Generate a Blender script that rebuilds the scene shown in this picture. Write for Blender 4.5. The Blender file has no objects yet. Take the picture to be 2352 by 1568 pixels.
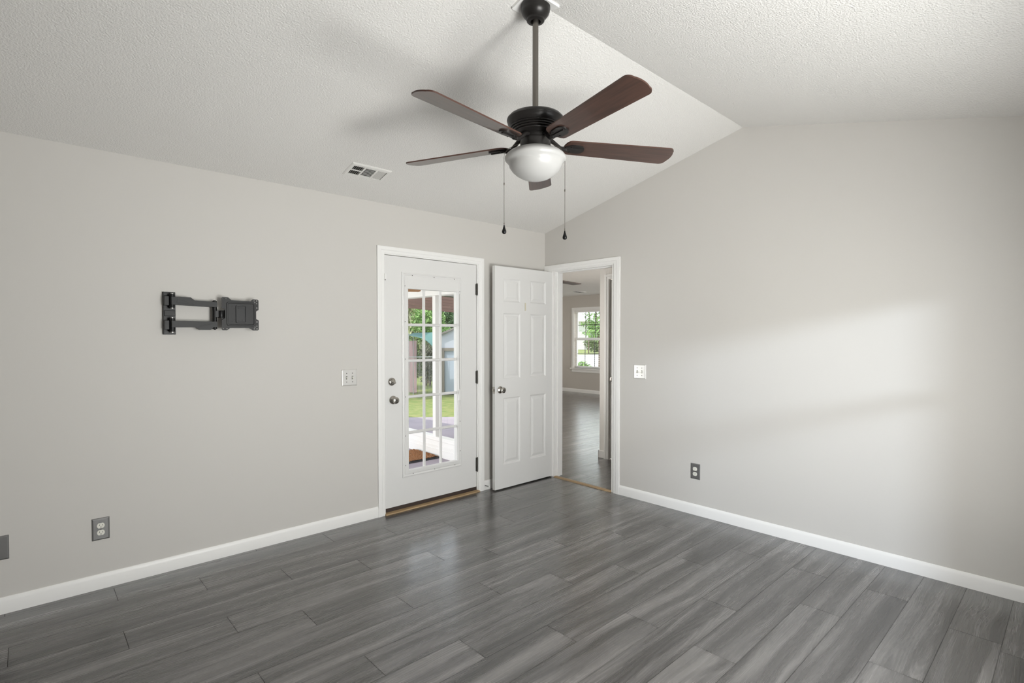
import bpy, bmesh, math, random
from mathutils import Vector, Matrix
random.seed(7)
PI = math.pi
SC = bpy.context.scene
COL = SC.collection

# ------------------------------------------------------------------ camera
cam_d = bpy.data.cameras.new('camera')
cam_d.sensor_width = 36.0
cam_d.lens = 1212.87 / 2352 * 36
cam_d.shift_y = 12.38 / 2352
cam_d.clip_start = 0.02
cam_d.clip_end = 300
cam = bpy.data.objects.new('camera', cam_d)
COL.objects.link(cam)
cam.location = (-3.8578, -3.698, 1.41)
cam.rotation_euler = (PI / 2 - 0.0219, 0, -0.7445)
SC.camera = cam

# ------------------------------------------------------------------ world, sun, daylight, fill lamps, exposure
SC.view_settings.view_transform = 'Standard'
SC.view_settings.look = 'None'
SC.view_settings.exposure = 0.06
SC.view_settings.gamma = 1.0
SC.view_settings.use_curve_mapping = False
SC.cycles.use_denoising = True
SC.cycles.max_bounces = 12
SC.cycles.diffuse_bounces = 8
SC.cycles.glossy_bounces = 6
SC.cycles.transparent_max_bounces = 16
SC.cycles.sample_clamp_indirect = 6.0
SC.cycles.caustics_reflective = False
SC.cycles.caustics_refractive = False

W = bpy.data.worlds.new('world')
SC.world = W
W.use_nodes = True
bg = W.node_tree.nodes['Background']
bg.inputs[0].default_value = (0.86, 0.93, 1.0, 1)
bg.inputs[1].default_value = 2.3


def light(name, kind, loc, direction, energy, color=(1, 1, 1), **kw):
    d = bpy.data.lights.new(name, kind)
    d.energy = energy
    d.color = color
    for k, v in kw.items():
        setattr(d, k, v)
    o = bpy.data.objects.new(name, d)
    COL.objects.link(o)
    o.location = loc
    o.rotation_euler = Vector(direction).to_track_quat('-Z', 'Y').to_euler()
    return o


# high sun from the west: it throws the porch shadow on the patio
light('sun', 'SUN', (-8, 2, 12), (0.55, 0.06, -1.0), 3.2, (1.0, 0.95, 0.86), angle=math.radians(0.6))
# daylight entering by the south window of this room
light('south_window_daylight', 'AREA', (-2.4, -4.16, 1.12), (0.0, 1, -0.12), 108, (1.0, 0.975, 0.94),
      shape='RECTANGLE', size=1.1, size_y=1.48)
# lamp added low outside the south window to brighten the ceiling
light('south_ceiling_fill', 'AREA', (-3.0, -5.0, 0.25), (0.45, 0.75, 0.85), 135, (1.0, 0.97, 0.93),
      shape='RECTANGLE', size=3.0, size_y=0.9)
# stand-in lamp for low reflected glare, through the south window onto the right wall
light('window_glare', 'AREA', (-7.95, -9.13, 2.89), (6.0, 5.16, -1.56), 440, (0.86, 0.95, 1.10),
      shape='RECTANGLE', size=1.35, size_y=0.5)
# front room: daylight at its window, and a fill lamp added to the south
light('front_window_daylight', 'AREA', (6.52, 4.2, 1.28), (-1, -0.1, -0.12), 9, (0.97, 0.98, 1.0),
      shape='RECTANGLE', size=1.6, size_y=1.3)
light('front_south_fill', 'AREA', (3.4, -3.2, 1.3), (-0.1, 1, 0.0), 270, (1.0, 0.96, 0.9),
      shape='RECTANGLE', size=1.9, size_y=1.3)

# unseen lamp added west of the porch to brighten its white frame
light('porch_west_fill', 'AREA', (-5.9, 3.0, 0.7), (1, 0.0, 0.22), 230, (1.0, 0.98, 0.97),
      shape='RECTANGLE', size=4.0, size_y=2.0)
# unseen lamp added behind the open door to brighten the hall wall
light('hall_fill', 'AREA', (0.18, 0.72, 1.35), (1.0, -0.85, 0.0), 11, (1.0, 0.98, 0.94),
      shape='RECTANGLE', size=0.4, size_y=1.8)


# ------------------------------------------------------------------ materials
def nodes_of(m):
    return m.node_tree.nodes, m.node_tree.links


def mat(name, col, rough=0.5, metal=0.0, spec=0.5, bump=None, noise=None, coat=0.0, sss=0.0):
    """bump = (scale, strength, distance); noise = (scale, second colour, (sx, sy, sz))"""
    m = bpy.data.materials.new(name)
    m.use_nodes = True
    N, L = nodes_of(m)
    b = N['Principled BSDF']
    b.inputs['Base Color'].default_value = (*col, 1)
    b.inputs['Roughness'].default_value = rough
    b.inputs['Metallic'].default_value = metal
    b.inputs['Specular IOR Level'].default_value = spec
    b.inputs['Coat Weight'].default_value = coat
    if sss:
        b.inputs['Subsurface Weight'].default_value = sss
        b.inputs['Subsurface Radius'].default_value = (0.02, 0.02, 0.02)
    if bump or noise:
        tc = N.new('ShaderNodeTexCoord')
    if bump:
        n = N.new('ShaderNodeTexNoise')
        n.inputs['Scale'].default_value = bump[0]
        n.inputs['Detail'].default_value = 3
        L.new(tc.outputs['Object'], n.inputs['Vector'])
        bp = N.new('ShaderNodeBump')
        bp.inputs['Strength'].default_value = bump[1]
        bp.inputs['Distance'].default_value = bump[2]
        L.new(n.outputs['Fac'], bp.inputs['Height'])
        L.new(bp.outputs['Normal'], b.inputs['Normal'])
    if noise:
        mp = N.new('ShaderNodeMapping')
        mp.inputs['Scale'].default_value = noise[2]
        L.new(tc.outputs['Object'], mp.inputs['Vector'])
        n2 = N.new('ShaderNodeTexNoise')
        n2.inputs['Scale'].default_value = noise[0]
        n2.inputs['Detail'].default_value = 4
        L.new(mp.outputs[0], n2.inputs['Vector'])
        r = N.new('ShaderNodeValToRGB')
        r.color_ramp.elements[0].position = 0.35
        r.color_ramp.elements[1].position = 0.65
        r.color_ramp.elements[0].color = (*col, 1)
        r.color_ramp.elements[1].color = (*noise[1], 1)
        L.new(n2.outputs['Fac'], r.inputs['Fac'])
        L.new(r.outputs['Color'], b.inputs['Base Color'])
    return m


M_WALL = mat('greige_wall_paint', (0.60, 0.583, 0.555), 0.55, spec=0.35, bump=(180, 0.06, 0.002))
M_WALL2 = mat('front_room_wall_paint', (0.56, 0.53, 0.49), 0.6, spec=0.3, bump=(180, 0.05, 0.002))
M_TRIM = mat('white_trim_paint', (0.86, 0.855, 0.842), 0.38, bump=(40, 0.02, 0.002))
M_DOOR = mat('white_door_paint', (0.745, 0.742, 0.733), 0.36, bump=(60, 0.02, 0.002))
M_HALLW = mat('hall_wall_paint', (0.78, 0.76, 0.73), 0.5, bump=(180, 0.05, 0.002))
M_STEEL = mat('brushed_stainless', (0.52, 0.515, 0.50), 0.34, 1.0, bump=(300, 0.03, 0.0005))
M_OUTLET = mat('stainless_dark_reflection', (0.20, 0.198, 0.196), 0.42, 0.55, bump=(300, 0.03, 0.0005))  # stainless plates low on the walls, dark reflection put into the colour
M_PLATE = mat('stainless_bright_reflection', (0.76, 0.75, 0.73), 0.30, 0.55, bump=(300, 0.02, 0.0005))  # same stainless on the switches, bright reflection put into the colour
M_NICKEL = mat('satin_nickel', (0.45, 0.425, 0.385), 0.20, 1.0)
M_HINGE = mat('dull_hinge_steel', (0.10, 0.095, 0.085), 0.42, 0.7)
M_IVORY = mat('ivory_plastic', (0.78, 0.77, 0.70), 0.4)
M_DARK = mat('dark_slot', (0.015, 0.014, 0.013), 0.6)
M_BRONZE = mat('oil_rubbed_bronze', (0.022, 0.020, 0.019), 0.36, 0.35, bump=(200, 0.03, 0.0005))
M_ROD = mat('bronze_rod', (0.20, 0.185, 0.165), 0.30, 0.8)
M_BLADE = mat('walnut_blade', (0.040, 0.022, 0.017), 0.34, noise=(9, (0.070, 0.036, 0.027), (0.6, 9, 9)), coat=0.3)
M_BLADE_EDGE = mat('blade_edge', (0.070, 0.032, 0.022), 0.45)
M_OPAL = mat('opal_glass', (0.46, 0.457, 0.447), 0.3)
M_CHAIN = mat('aged_brass_chain', (0.16, 0.14, 0.12), 0.35, 0.8)
M_BLACK = mat('black_powder_coat', (0.013, 0.013, 0.013), 0.5, 0.0, 0.4, bump=(220, 0.05, 0.0006))
M_BLACK2 = mat('black_plastic_cover', (0.017, 0.017, 0.017), 0.5, spec=0.4)
M_BLACK3 = mat('deep_black_bracket', (0.005, 0.005, 0.0053), 0.4, spec=0.3)
M_OAK = mat('raw_oak_threshold', (0.40, 0.28, 0.155), 0.5, noise=(10, (0.32, 0.215, 0.11), (1, 14, 14)))
M_SWEEP = mat('brown_door_sweep', (0.045, 0.03, 0.024), 0.5)
M_VENTBACK = mat('duct_dark', (0.02, 0.018, 0.016), 0.8)
M_VENT = mat('white_register', (0.78, 0.77, 0.745), 0.42)
M_CONC = mat('patio_concrete', (0.36, 0.315, 0.365), 0.85, noise=(3, (0.31, 0.275, 0.32), (1, 1, 1)), bump=(60, 0.2, 0.004))
M_LAWN = mat('lawn', (0.16, 0.23, 0.05), 0.9, noise=(5, (0.29, 0.30, 0.11), (1, 1, 1)), bump=(40, 0.9, 0.03))
M_PORCHW = mat('porch_white', (0.80, 0.79, 0.77), 0.45)
M_COIR = mat('coir_mat', (0.36, 0.155, 0.05), 0.95, noise=(60, (0.24, 0.10, 0.035), (1, 1, 1)), bump=(120, 1.0, 0.01))
M_RUBBER = mat('rubber_edge', (0.02, 0.02, 0.022), 0.7)
M_BROWNWOOD = mat('brown_stained_boards', (0.13, 0.06, 0.045), 0.7, noise=(3, (0.17, 0.085, 0.06), (0.6, 8, 8)))
M_ORANGEWOOD = mat('orange_oak_blade', (0.35, 0.14, 0.04), 0.45)
M_SHED = mat('pale_blue_siding', (0.50, 0.52, 0.60), 0.7)
M_SHEDDOOR = mat('pale_blue_door', (0.44, 0.49, 0.60), 0.6)
M_SHEDTRIM = mat('weathered_trim', (0.24, 0.21, 0.185), 0.8)
M_ROOF = mat('shingle_roof', (0.23, 0.21, 0.2), 0.9)
M_FENCE = mat('weathered_pink_fence', (0.42, 0.29, 0.31), 0.85, noise=(4, (0.34, 0.23, 0.25), (12, 12, 0.6)))
M_GALV = mat('galvanised_pipe', (0.45, 0.46, 0.47), 0.45, 0.8)
M_TEAL = mat('teal_canvas', (0.10, 0.215, 0.20), 0.8)
M_BARK = mat('bark', (0.15, 0.11, 0.08), 0.9)
M_LEAF_D = mat('dark_leaf', (0.035, 0.085, 0.025), 0.5, noise=(2.2, (0.075, 0.15, 0.04), (1, 1, 1)))
M_LEAF_M = mat('mid_leaf', (0.10, 0.17, 0.05), 0.55, noise=(2.0, (0.20, 0.25, 0.09), (1, 1, 1)))
M_LEAF_L = mat('pale_leaf', (0.36, 0.42, 0.18), 0.55, noise=(2.5, (0.58, 0.56, 0.38), (1, 1, 1)))
M_LEAF_F = mat('fresh_leaf', (0.14, 0.30, 0.06), 0.5, noise=(2.5, (0.26, 0.42, 0.12), (1, 1, 1)))
M_DRY = mat('grey_brush', (0.20, 0.21, 0.14), 0.8, noise=(3, (0.32, 0.31, 0.25), (1, 1, 1)))
M_ADH = mat('yellowed_adhesive', (0.62, 0.58, 0.46), 0.6)
M_HOUSE = mat('pale_siding', (0.72, 0.71, 0.69), 0.7)


def make_ceiling_mat():
    m = mat('textured_ceiling', (0.80, 0.788, 0.766), 0.85, spec=0.2)
    N, L = nodes_of(m)
    b = N['Principled BSDF']
    tc = N.new('ShaderNodeTexCoord')
    n = N.new('ShaderNodeTexNoise')
    n.inputs['Scale'].default_value = 125
    n.inputs['Detail'].default_value = 2.5
    n.inputs['Roughness'].default_value = 0.55
    L.new(tc.outputs['Object'], n.inputs['Vector'])
    r = N.new('ShaderNodeValToRGB')
    r.color_ramp.elements[0].position = 0.32
    r.color_ramp.elements[1].position = 0.68
    L.new(n.outputs['Fac'], r.inputs['Fac'])
    bp = N.new('ShaderNodeBump')
    bp.inputs['Strength'].default_value = 0.48
    bp.inputs['Distance'].default_value = 0.0045
    L.new(r.outputs['Color'], bp.inputs['Height'])
    L.new(bp.outputs['Normal'], b.inputs['Normal'])
    return m


M_CEIL = make_ceiling_mat()


def make_floor_mat():
    m = bpy.data.materials.new('grey_oak_laminate')
    m.use_nodes = True
    N, L = nodes_of(m)
    b = N['Principled BSDF']

    def math_(op, a, c=None, d=None):
        n = N.new('ShaderNodeMath')
        n.operation = op
        for i, v in enumerate((a, c, d)):
            if v is None:
                continue
            if isinstance(v, (int, float)):
                n.inputs[i].default_value = v
            else:
                L.new(v, n.inputs[i])
        return n.outputs[0]

    def uv(name):
        u = N.new('ShaderNodeUVMap')
        u.uv_map = name
        s = N.new('ShaderNodeSeparateXYZ')
        L.new(u.outputs[0], s.inputs[0])
        return s.outputs[0], s.outputs[1]

    def noise(x, y, z, scale, detail=3, rough=0.5, dist=0.0):
        c = N.new('ShaderNodeCombineXYZ')
        for i, v in enumerate((x, y, z)):
            if isinstance(v, (int, float)):
                c.inputs[i].default_value = v
            else:
                L.new(v, c.inputs[i])
        n = N.new('ShaderNodeTexNoise')
        n.inputs['Scale'].default_value = scale
        n.inputs['Detail'].default_value = detail
        n.inputs['Roughness'].default_value = rough
        n.inputs['Distortion'].default_value = dist
        L.new(c.outputs[0], n.inputs['Vector'])
        return n.outputs['Fac']

    def ramp(f, p0, p1, c0=0.0, c1=1.0):
        r = N.new('ShaderNodeMapRange')
        r.interpolation_type = 'SMOOTHSTEP'
        L.new(f, r.inputs[0])
        for i, v in zip((1, 2, 3, 4), (p0, p1, c0, c1)):
            r.inputs[i].default_value = v
        return r.outputs[0]

    u, v = uv('plank')
    rx, ry = uv('seed')
    sx = math_('MULTIPLY', rx, 37.0)
    wob = noise(math_('MULTIPLY', u, 1.6), math_('MULTIPLY', v, 3.0), math_('ADD', sx, 2.2), 1.0, 1.5)
    vw = math_('ADD', v, math_('MULTIPLY', math_('SUBTRACT', wob, 0.5), 0.07))
    band = noise(math_('MULTIPLY', u, 0.62), math_('MULTIPLY', vw, 14.0), sx, 1.0, 2.5, 0.5)
    band = ramp(band, 0.37, 0.63)
    broad = noise(math_('MULTIPLY', u, 0.9), math_('MULTIPLY', vw, 7.0), math_('ADD', sx, 15.0), 1.0, 1.0, 0.5)
    broad = ramp(broad, 0.37, 0.61)
    # growth rings: contour lines of a stretched field, flowing along the plank
    field = noise(math_('MULTIPLY', u, 1.0), math_('MULTIPLY', v, 6.0), math_('ADD', sx, 9.3), 1.0, 0.5, 0.4)
    rings = math_('SINE', math_('MULTIPLY', math_('ADD', field, math_('MULTIPLY', v, 0.35)), 170.0))
    rings = ramp(rings, -0.3, 1.0)
    mask = noise(math_('MULTIPLY', u, 1.2), math_('MULTIPLY', v, 6.0), math_('ADD', sx, 4.1), 1.0, 1)
    mask = ramp(mask, 0.46, 0.62)
    fine = noise(math_('MULTIPLY', u, 2.6), math_('MULTIPLY', vw, 170.0), sx, 1.0, 2.5, 0.55)
    fine = ramp(fine, 0.28, 0.72)
    val = math_('MULTIPLY', band, 0.44)
    val = math_('ADD', val, math_('MULTIPLY', broad, 0.26))
    val = math_('ADD', val, math_('MULTIPLY', fine, 0.10))
    val = math_('ADD', val, math_('MULTIPLY', math_('MULTIPLY', rings, mask), 0.14))
    val = math_('ADD', val, math_('MULTIPLY', math_('SUBTRACT', ry, 0.5), 0.03))
    cr = N.new('ShaderNodeValToRGB')
    e = cr.color_ramp.elements
    e[0].position = 0.0
    e[0].color = (0.027, 0.0252, 0.0252, 1)
    e[1].position = 1.0
    e[1].color = (0.222, 0.211, 0.207, 1)
    mid = cr.color_ramp.elements.new(0.5)
    mid.color = (0.094, 0.0895, 0.088, 1)
    L.new(val, cr.inputs[0])
    # seams
    seam_l = math_('LESS_THAN', v, 0.0025)
    seam_s = math_('LESS_THAN', u, 0.0026)
    seam = math_('MAXIMUM', math_('MULTIPLY', seam_l, 0.75), math_('MULTIPLY', seam_s, 0.95))
    mx = N.new('ShaderNodeMix')
    mx.data_type = 'RGBA'
    L.new(seam, mx.inputs[0])
    L.new(cr.outputs[0], mx.inputs[6])
    mx.inputs[7].default_value = (0.018, 0.017, 0.016, 1)
    L.new(mx.outputs[2], b.inputs['Base Color'])
    L.new(ramp(fine, 0, 1, 0.22, 0.30), b.inputs['Roughness'])
    b.inputs['Specular IOR Level'].default_value = 1.0
    open_ = math_('SUBTRACT', 1.0, seam)              # no gloss inside the open joints
    L.new(math_('MULTIPLY', open_, 0.8), b.inputs['Specular IOR Level'])
    L.new(math_('MULTIPLY', open_, 0.6), b.inputs['Coat Weight'])
    b.inputs['Coat Roughness'].default_value = 0.24
    bp = N.new('ShaderNodeBump')
    bp.inputs['Strength'].default_value = 0.09
    bp.inputs['Distance'].default_value = 0.001
    L.new(fine, bp.inputs['Height'])
    L.new(bp.outputs[0], b.inputs['Normal'])
    return m


M_FLOOR = make_floor_mat()


def make_glass():
    m = bpy.data.materials.new('window_glass')
    m.use_nodes = True
    N, L = nodes_of(m)
    N.remove(N['Principled BSDF'])
    out = N['Material Output']
    t = N.new('ShaderNodeBsdfTransparent')
    t.inputs[0].default_value = (0.96, 0.97, 0.97, 1)
    g = N.new('ShaderNodeBsdfGlossy')
    g.inputs['Roughness'].default_value = 0.02
    lw = N.new('ShaderNodeLayerWeight')          # Schlick reflectance of a thin pane
    lw.inputs['Blend'].default_value = 0.5
    pw = N.new('ShaderNodeMath')
    pw.operation = 'POWER'
    pw.inputs[1].default_value = 5.0
    L.new(lw.outputs['Facing'], pw.inputs[0])
    f = N.new('ShaderNodeMath')
    f.operation = 'MULTIPLY_ADD'
    f.inputs[1].default_value = 0.85
    f.inputs[2].default_value = 0.035
    L.new(pw.outputs[0], f.inputs[0])
    mx = N.new('ShaderNodeMixShader')
    L.new(f.outputs[0], mx.inputs[0])
    L.new(t.outputs[0], mx.inputs[1])
    L.new(g.outputs[0], mx.inputs[2])
    L.new(mx.outputs[0], out.inputs[0])
    return m


M_GLASS = make_glass()


# ------------------------------------------------------------------ mesh helpers
def obj(name, bm, mats, parent=None, smooth=None, bevel=None, loc=None):
    me = bpy.data.meshes.new(name)
    bmesh.ops.recalc_face_normals(bm, faces=bm.faces[:])
    bm.to_mesh(me)
    bm.free()
    for m in (mats if isinstance(mats, (list, tuple)) else [mats]):
        me.materials.append(m)
    o = bpy.data.objects.new(name, me)
    COL.objects.link(o)
    if parent:
        o.parent = parent
    if loc:
        o.location = loc
    if smooth is not None:
        for p in me.polygons:
            p.use_smooth = True
        try:
            me.set_sharp_from_angle(angle=math.radians(smooth))
        except Exception:
            pass
    if bevel:
        md = o.modifiers.new('bevel', 'BEVEL')
        md.width = bevel[0]
        md.segments = bevel[1]
        md.limit_method = 'ANGLE'
        md.angle_limit = math.radians(35)
        md.harden_normals = False
    return o


def thing(name, label, cat, loc=(0, 0, 0), rotz=0.0, group=None):
    o = bpy.data.objects.new(name, None)
    o.empty_display_size = 0.1
    COL.objects.link(o)
    o.location = loc
    o.rotation_euler = (0, 0, rotz)
    return tag(o, label, cat, group)


def tag(o, label=None, cat=None, group=None, kind=None):
    if label:
        o['label'] = label
    if cat:
        o['category'] = cat
    if group:
        o['group'] = group
    if kind:
        o['kind'] = kind
    return o


def struct(name, bm, m, label=None, **kw):
    o = obj(name, bm, m, **kw)
    o['kind'] = 'structure'
    if label:
        o['label'] = label
    return o


def box(bm, a, b, mi=0):
    x0, y0, z0 = (min(a[i], b[i]) for i in range(3))
    x1, y1, z1 = (max(a[i], b[i]) for i in range(3))
    v = [bm.verts.new(p) for p in ((x0, y0, z0), (x1, y0, z0), (x1, y1, z0), (x0, y1, z0),
                                   (x0, y0, z1), (x1, y0, z1), (x1, y1, z1), (x0, y1, z1))]
    for f in ((0, 3, 2, 1), (4, 5, 6, 7), (0, 1, 5, 4), (1, 2, 6, 5), (2, 3, 7, 6), (3, 0, 4, 7)):
        bm.faces.new([v[i] for i in f]).material_index = mi


def bbox(a, b):
    bm = bmesh.new()
    box(bm, a, b)
    return bm


def prism(bm, poly, axis, a, b, mi=0):
    """poly: 2-D outline; axis 'x','y','z' = extrusion axis from a to b"""
    def p3(p, t):
        return {'x': (t, p[0], p[1]), 'y': (p[0], t, p[1]), 'z': (p[0], p[1], t)}[axis]
    v0 = [bm.verts.new(p3(p, a)) for p in poly]
    v1 = [bm.verts.new(p3(p, b)) for p in poly]
    n = len(poly)
    bm.faces.new(v0).material_index = mi
    bm.faces.new(v1[::-1]).material_index = mi
    for i in range(n):
        bm.faces.new((v0[i], v0[(i + 1) % n], v1[(i + 1) % n], v1[i])).material_index = mi


def lathe(bm, prof, center=(0, 0, 0), axis='z', seg=40, mi=0, cap=True):
    cx, cy, cz = center

    def pt(r, h, a):
        c, s = r * math.cos(a), r * math.sin(a)
        return {'z': (cx + c, cy + s, cz + h), 'y': (cx + c, cy + h, cz + s), 'x': (cx + h, cy + c, cz + s)}[axis]
    rings = []
    for r, h in prof:
        if r < 1e-6:
            rings.append([bm.verts.new(pt(0, h, 0))])
        else:
            rings.append([bm.verts.new(pt(r, h, 2 * PI * k / seg)) for k in range(seg)])
    for A, B in zip(rings, rings[1:]):
        for k in range(seg):
            q = [A[k % len(A)], A[(k + 1) % len(A)], B[(k + 1) % len(B)], B[k % len(B)]]
            q = list(dict.fromkeys(q))
            if len(q) >= 3:
                bm.faces.new(q).material_index = mi
    if cap:
        for R in (rings[0], rings[-1]):
            if len(R) > 2:
                bm.faces.new(R).material_index = mi


def tube(bm, pts, r, seg=8, mi=0):
    pts = [Vector(p) for p in pts]
    prev = None
    up = Vector((0, 0, 1))
    for i, p in enumerate(pts):
        d = (pts[min(i + 1, len(pts) - 1)] - pts[max(i - 1, 0)]).normalized()
        s = d.cross(up if abs(d.z) < 0.95 else Vector((1, 0, 0))).normalized()
        t = s.cross(d).normalized()
        ring = [bm.verts.new(p + r * (math.cos(2 * PI * k / seg) * s + math.sin(2 * PI * k / seg) * t)) for k in range(seg)]
        if prev:
            for k in range(seg):
                bm.faces.new((prev[k], prev[(k + 1) % seg], ring[(k + 1) % seg], ring[k])).material_index = mi
        else:
            bm.faces.new(ring[::-1]).material_index = mi
        prev = ring
    bm.faces.new(prev).material_index = mi


def rrect(w, h, r, seg=5, cx=0, cy=0):
    out = []
    for k, (sx, sy) in enumerate(((1, 1), (-1, 1), (-1, -1), (1, -1))):
        for j in range(seg + 1):
            a = PI / 2 * k + PI / 2 * j / seg
            out.append((cx + sx * (w / 2 - r) + r * math.cos(a), cy + sy * (h / 2 - r) + r * math.sin(a)))
    return out


def loops(bm, rings, mi=0, cap_last=True, cap_first=False):
    """bridge a list of equal-length vertex loops given as 3-D points"""
    V = [[bm.verts.new(p) for p in ring] for ring in rings]
    for A, B in zip(V, V[1:]):
        n = len(A)
        for k in range(n):
            bm.faces.new((A[k], A[(k + 1) % n], B[(k + 1) % n], B[k])).material_index = mi
    if cap_last:
        bm.faces.new(V[-1]).material_index = mi
    if cap_first:
        bm.faces.new(V[0]).material_index = mi


def wall_cells(bm, axis, c0, c1, s0, s1, z0, z1, holes):
    """solid wall, thickness c0..c1 along axis, spanning s0..s1, with rectangular holes (sa, sb, za, zb)"""
    S = sorted({s0, s1, *[h[0] for h in holes], *[h[1] for h in holes]})
    Z = sorted({z0, z1, *[h[2] for h in holes], *[h[3] for h in holes]})
    S = [s for s in S if s0 <= s <= s1]
    Z = [z for z in Z if z0 <= z <= z1]
    for a, b in zip(S, S[1:]):
        run = None
        for c, d in zip(Z, Z[1:]):
            m = ((a + b) / 2, (c + d) / 2)
            hole = any(h[0] < m[0] < h[1] and h[2] < m[1] < h[3] for h in holes)
            if not hole:
                if run and abs(run[1] - c) < 1e-9:
                    run[1] = d
                else:
                    if run:
                        emit(bm, axis, c0, c1, a, b, *run)
                    run = [c, d]
        if run:
            emit(bm, axis, c0, c1, a, b, *run)


def emit(bm, axis, c0, c1, a, b, z0, z1):
    if axis == 'y':
        box(bm, (a, c0, z0), (b, c1, z1))
    else:
        box(bm, (c0, a, z0), (c1, b, z1))


# ------------------------------------------------------------------ room shell
H, YR, ZR = 2.4308, -1.9876, 2.9201
XW, YS = -5.2, -3.975
TH = 0.115
bm = bmesh.new()
wall_cells(bm, 'y', 0, 0.14, XW - TH, TH, 0, H, [(-1.815, -0.868, -1, 2.058)])
struct('wall_left', bm, M_WALL)
bm = bmesh.new()
wall_cells(bm, 'x', 0, TH, YS - 0.12, 0.0, 0, H, [(-0.848, -0.118, -1, 2.052)])
prism(bm, [(0, H), (YR, ZR + 0.002), (YS, H), ], 'x', 0, TH)
struct('wall_right', bm, M_WALL)
bm = bmesh.new()
wall_cells(bm, 'x', XW - TH, XW, YS - 0.12, 0.0, 0, H, [])
prism(bm, [(0, H), (YR, ZR + 0.002), (YS, H)], 'x', XW - TH, XW)
struct('wall_west', bm, M_WALL)
bm = bmesh.new()
wall_cells(bm, 'y', YS - 0.12, YS, XW, 0.0, 0, H, [(-2.9, -1.16, 0.36, 1.86)])
struct('wall_south', bm, M_WALL)
bm = bmesh.new()
prism(bm, [(0.14, H), (0.0, H), (YR, ZR), (YS, H), (YS - 0.12, H), (YS - 0.12, H + 0.12), (YR, ZR + 0.14), (0.14, H + 0.12)],
      'x', XW - TH, TH)
struct('ceiling', bm, M_CEIL)


def plank_floor(name, rects, z, known=None, seed=1, thick=0.03):
    bm = bmesh.new()
    uvp = bm.loops.layers.uv.new('plank')
    uvs = bm.loops.layers.uv.new('seed')
    Wd, Ln = 0.1898, 1.19
    for x0, x1, y0, y1 in rects:
        k0 = math.floor((-0.048 - y1) / Wd) - 1
        k1 = math.ceil((-0.048 - y0) / Wd) + 1
        for k in range(k0, k1):
            ya, yb = -0.048 - Wd * (k + 1), -0.048 - Wd * k
            if yb <= y0 or ya >= y1:
                continue
            j = known.get(k) if known else None
            if j is None:
                j = random.Random(seed * 1000 + k).uniform(0, Ln)
            n0 = math.floor((x0 - j) / Ln) - 1
            n1 = math.ceil((x1 - j) / Ln) + 1
            for n in range(n0, n1):
                xa, xb = j + n * Ln, j + (n + 1) * Ln
                if xb <= x0 or xa >= x1:
                    continue
                a, b, c, d = max(xa, x0), min(xb, x1), max(ya, y0), min(yb, y1)
                if b - a < 1e-4 or d - c < 1e-4:
                    continue
                f = bm.faces.new([bm.verts.new(p) for p in ((a, c, z), (b, c, z), (b, d, z), (a, d, z))])
                pr_ = random.Random(seed * 7919 + k * 131 + n)
                r1, r2 = pr_.random(), pr_.random()
                for lp in f.loops:
                    lp[uvp].uv = (lp.vert.co.x - xa, lp.vert.co.y - ya)
                    lp[uvs].uv = (r1, r2)
        box(bm, (x0, y0, z - thick), (x1, y1, z - 0.001))
        me_faces = bm.faces[-6:]
        for f in me_faces:
            for lp in f.loops:
                lp[uvp].uv = (0.3, 0.05)
                lp[uvs].uv = (0.5, 0.5)
    return struct(name, bm, M_FLOOR)


JO = {0: -3.517, 1: -3.137, 2: -2.746, 3: -3.536, 4: -3.137, 5: -2.836, 6: -2.404, 7: -1.975, 8: -1.592, 9: -1.21,
      10: -2.014, 11: -1.633, 12: -1.204, 13: -1.638, 14: -0.878, 15: -0.437, 16: -1.195, 17: -0.604}
plank_floor('floor', [(XW, 0.0, YS, 0.0)], 0.0, JO, 3)

# baseboards ----------------------------------------------------------------
BB = [(0.0, 0.0), (-0.0125, 0.0), (-0.0125, 0.062), (-0.0095, 0.074), (-0.004, 0.083), (0.0, 0.083)]


def baseboard(name, axis, at, s0, s1, sign=1):
    bm = bmesh.new()
    prism(bm, [(at + sign * d, z) for d, z in BB], 'x' if axis == 'y' else 'y', s0, s1)
    if axis != 'y':
        bm.free()
        bm = bmesh.new()
        v0 = [bm.verts.new((at + sign * d, s0, z)) for d, z in BB]
        v1 = [bm.verts.new((at + sign * d, s1, z)) for d, z in BB]
        n = len(BB)
        bm.faces.new(v0)
        bm.faces.new(v1[::-1])
        for i in range(n):
            bm.faces.new((v0[i], v0[(i + 1) % n], v1[(i + 1) % n], v1[i]))
    return struct(name, bm, M_TRIM, smooth=30)


baseboard('baseboard_left', 'y', 0, XW, -1.867)
baseboard('baseboard_corner', 'y', 0, -0.806, 0.0)
baseboard('baseboard_right', 'x', 0, YS, -0.919)
baseboard('baseboard_south', 'y', YS, XW, 0.0, -1)
baseboard('baseboard_west', 'x', XW, YS, 0.0, -1)


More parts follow.
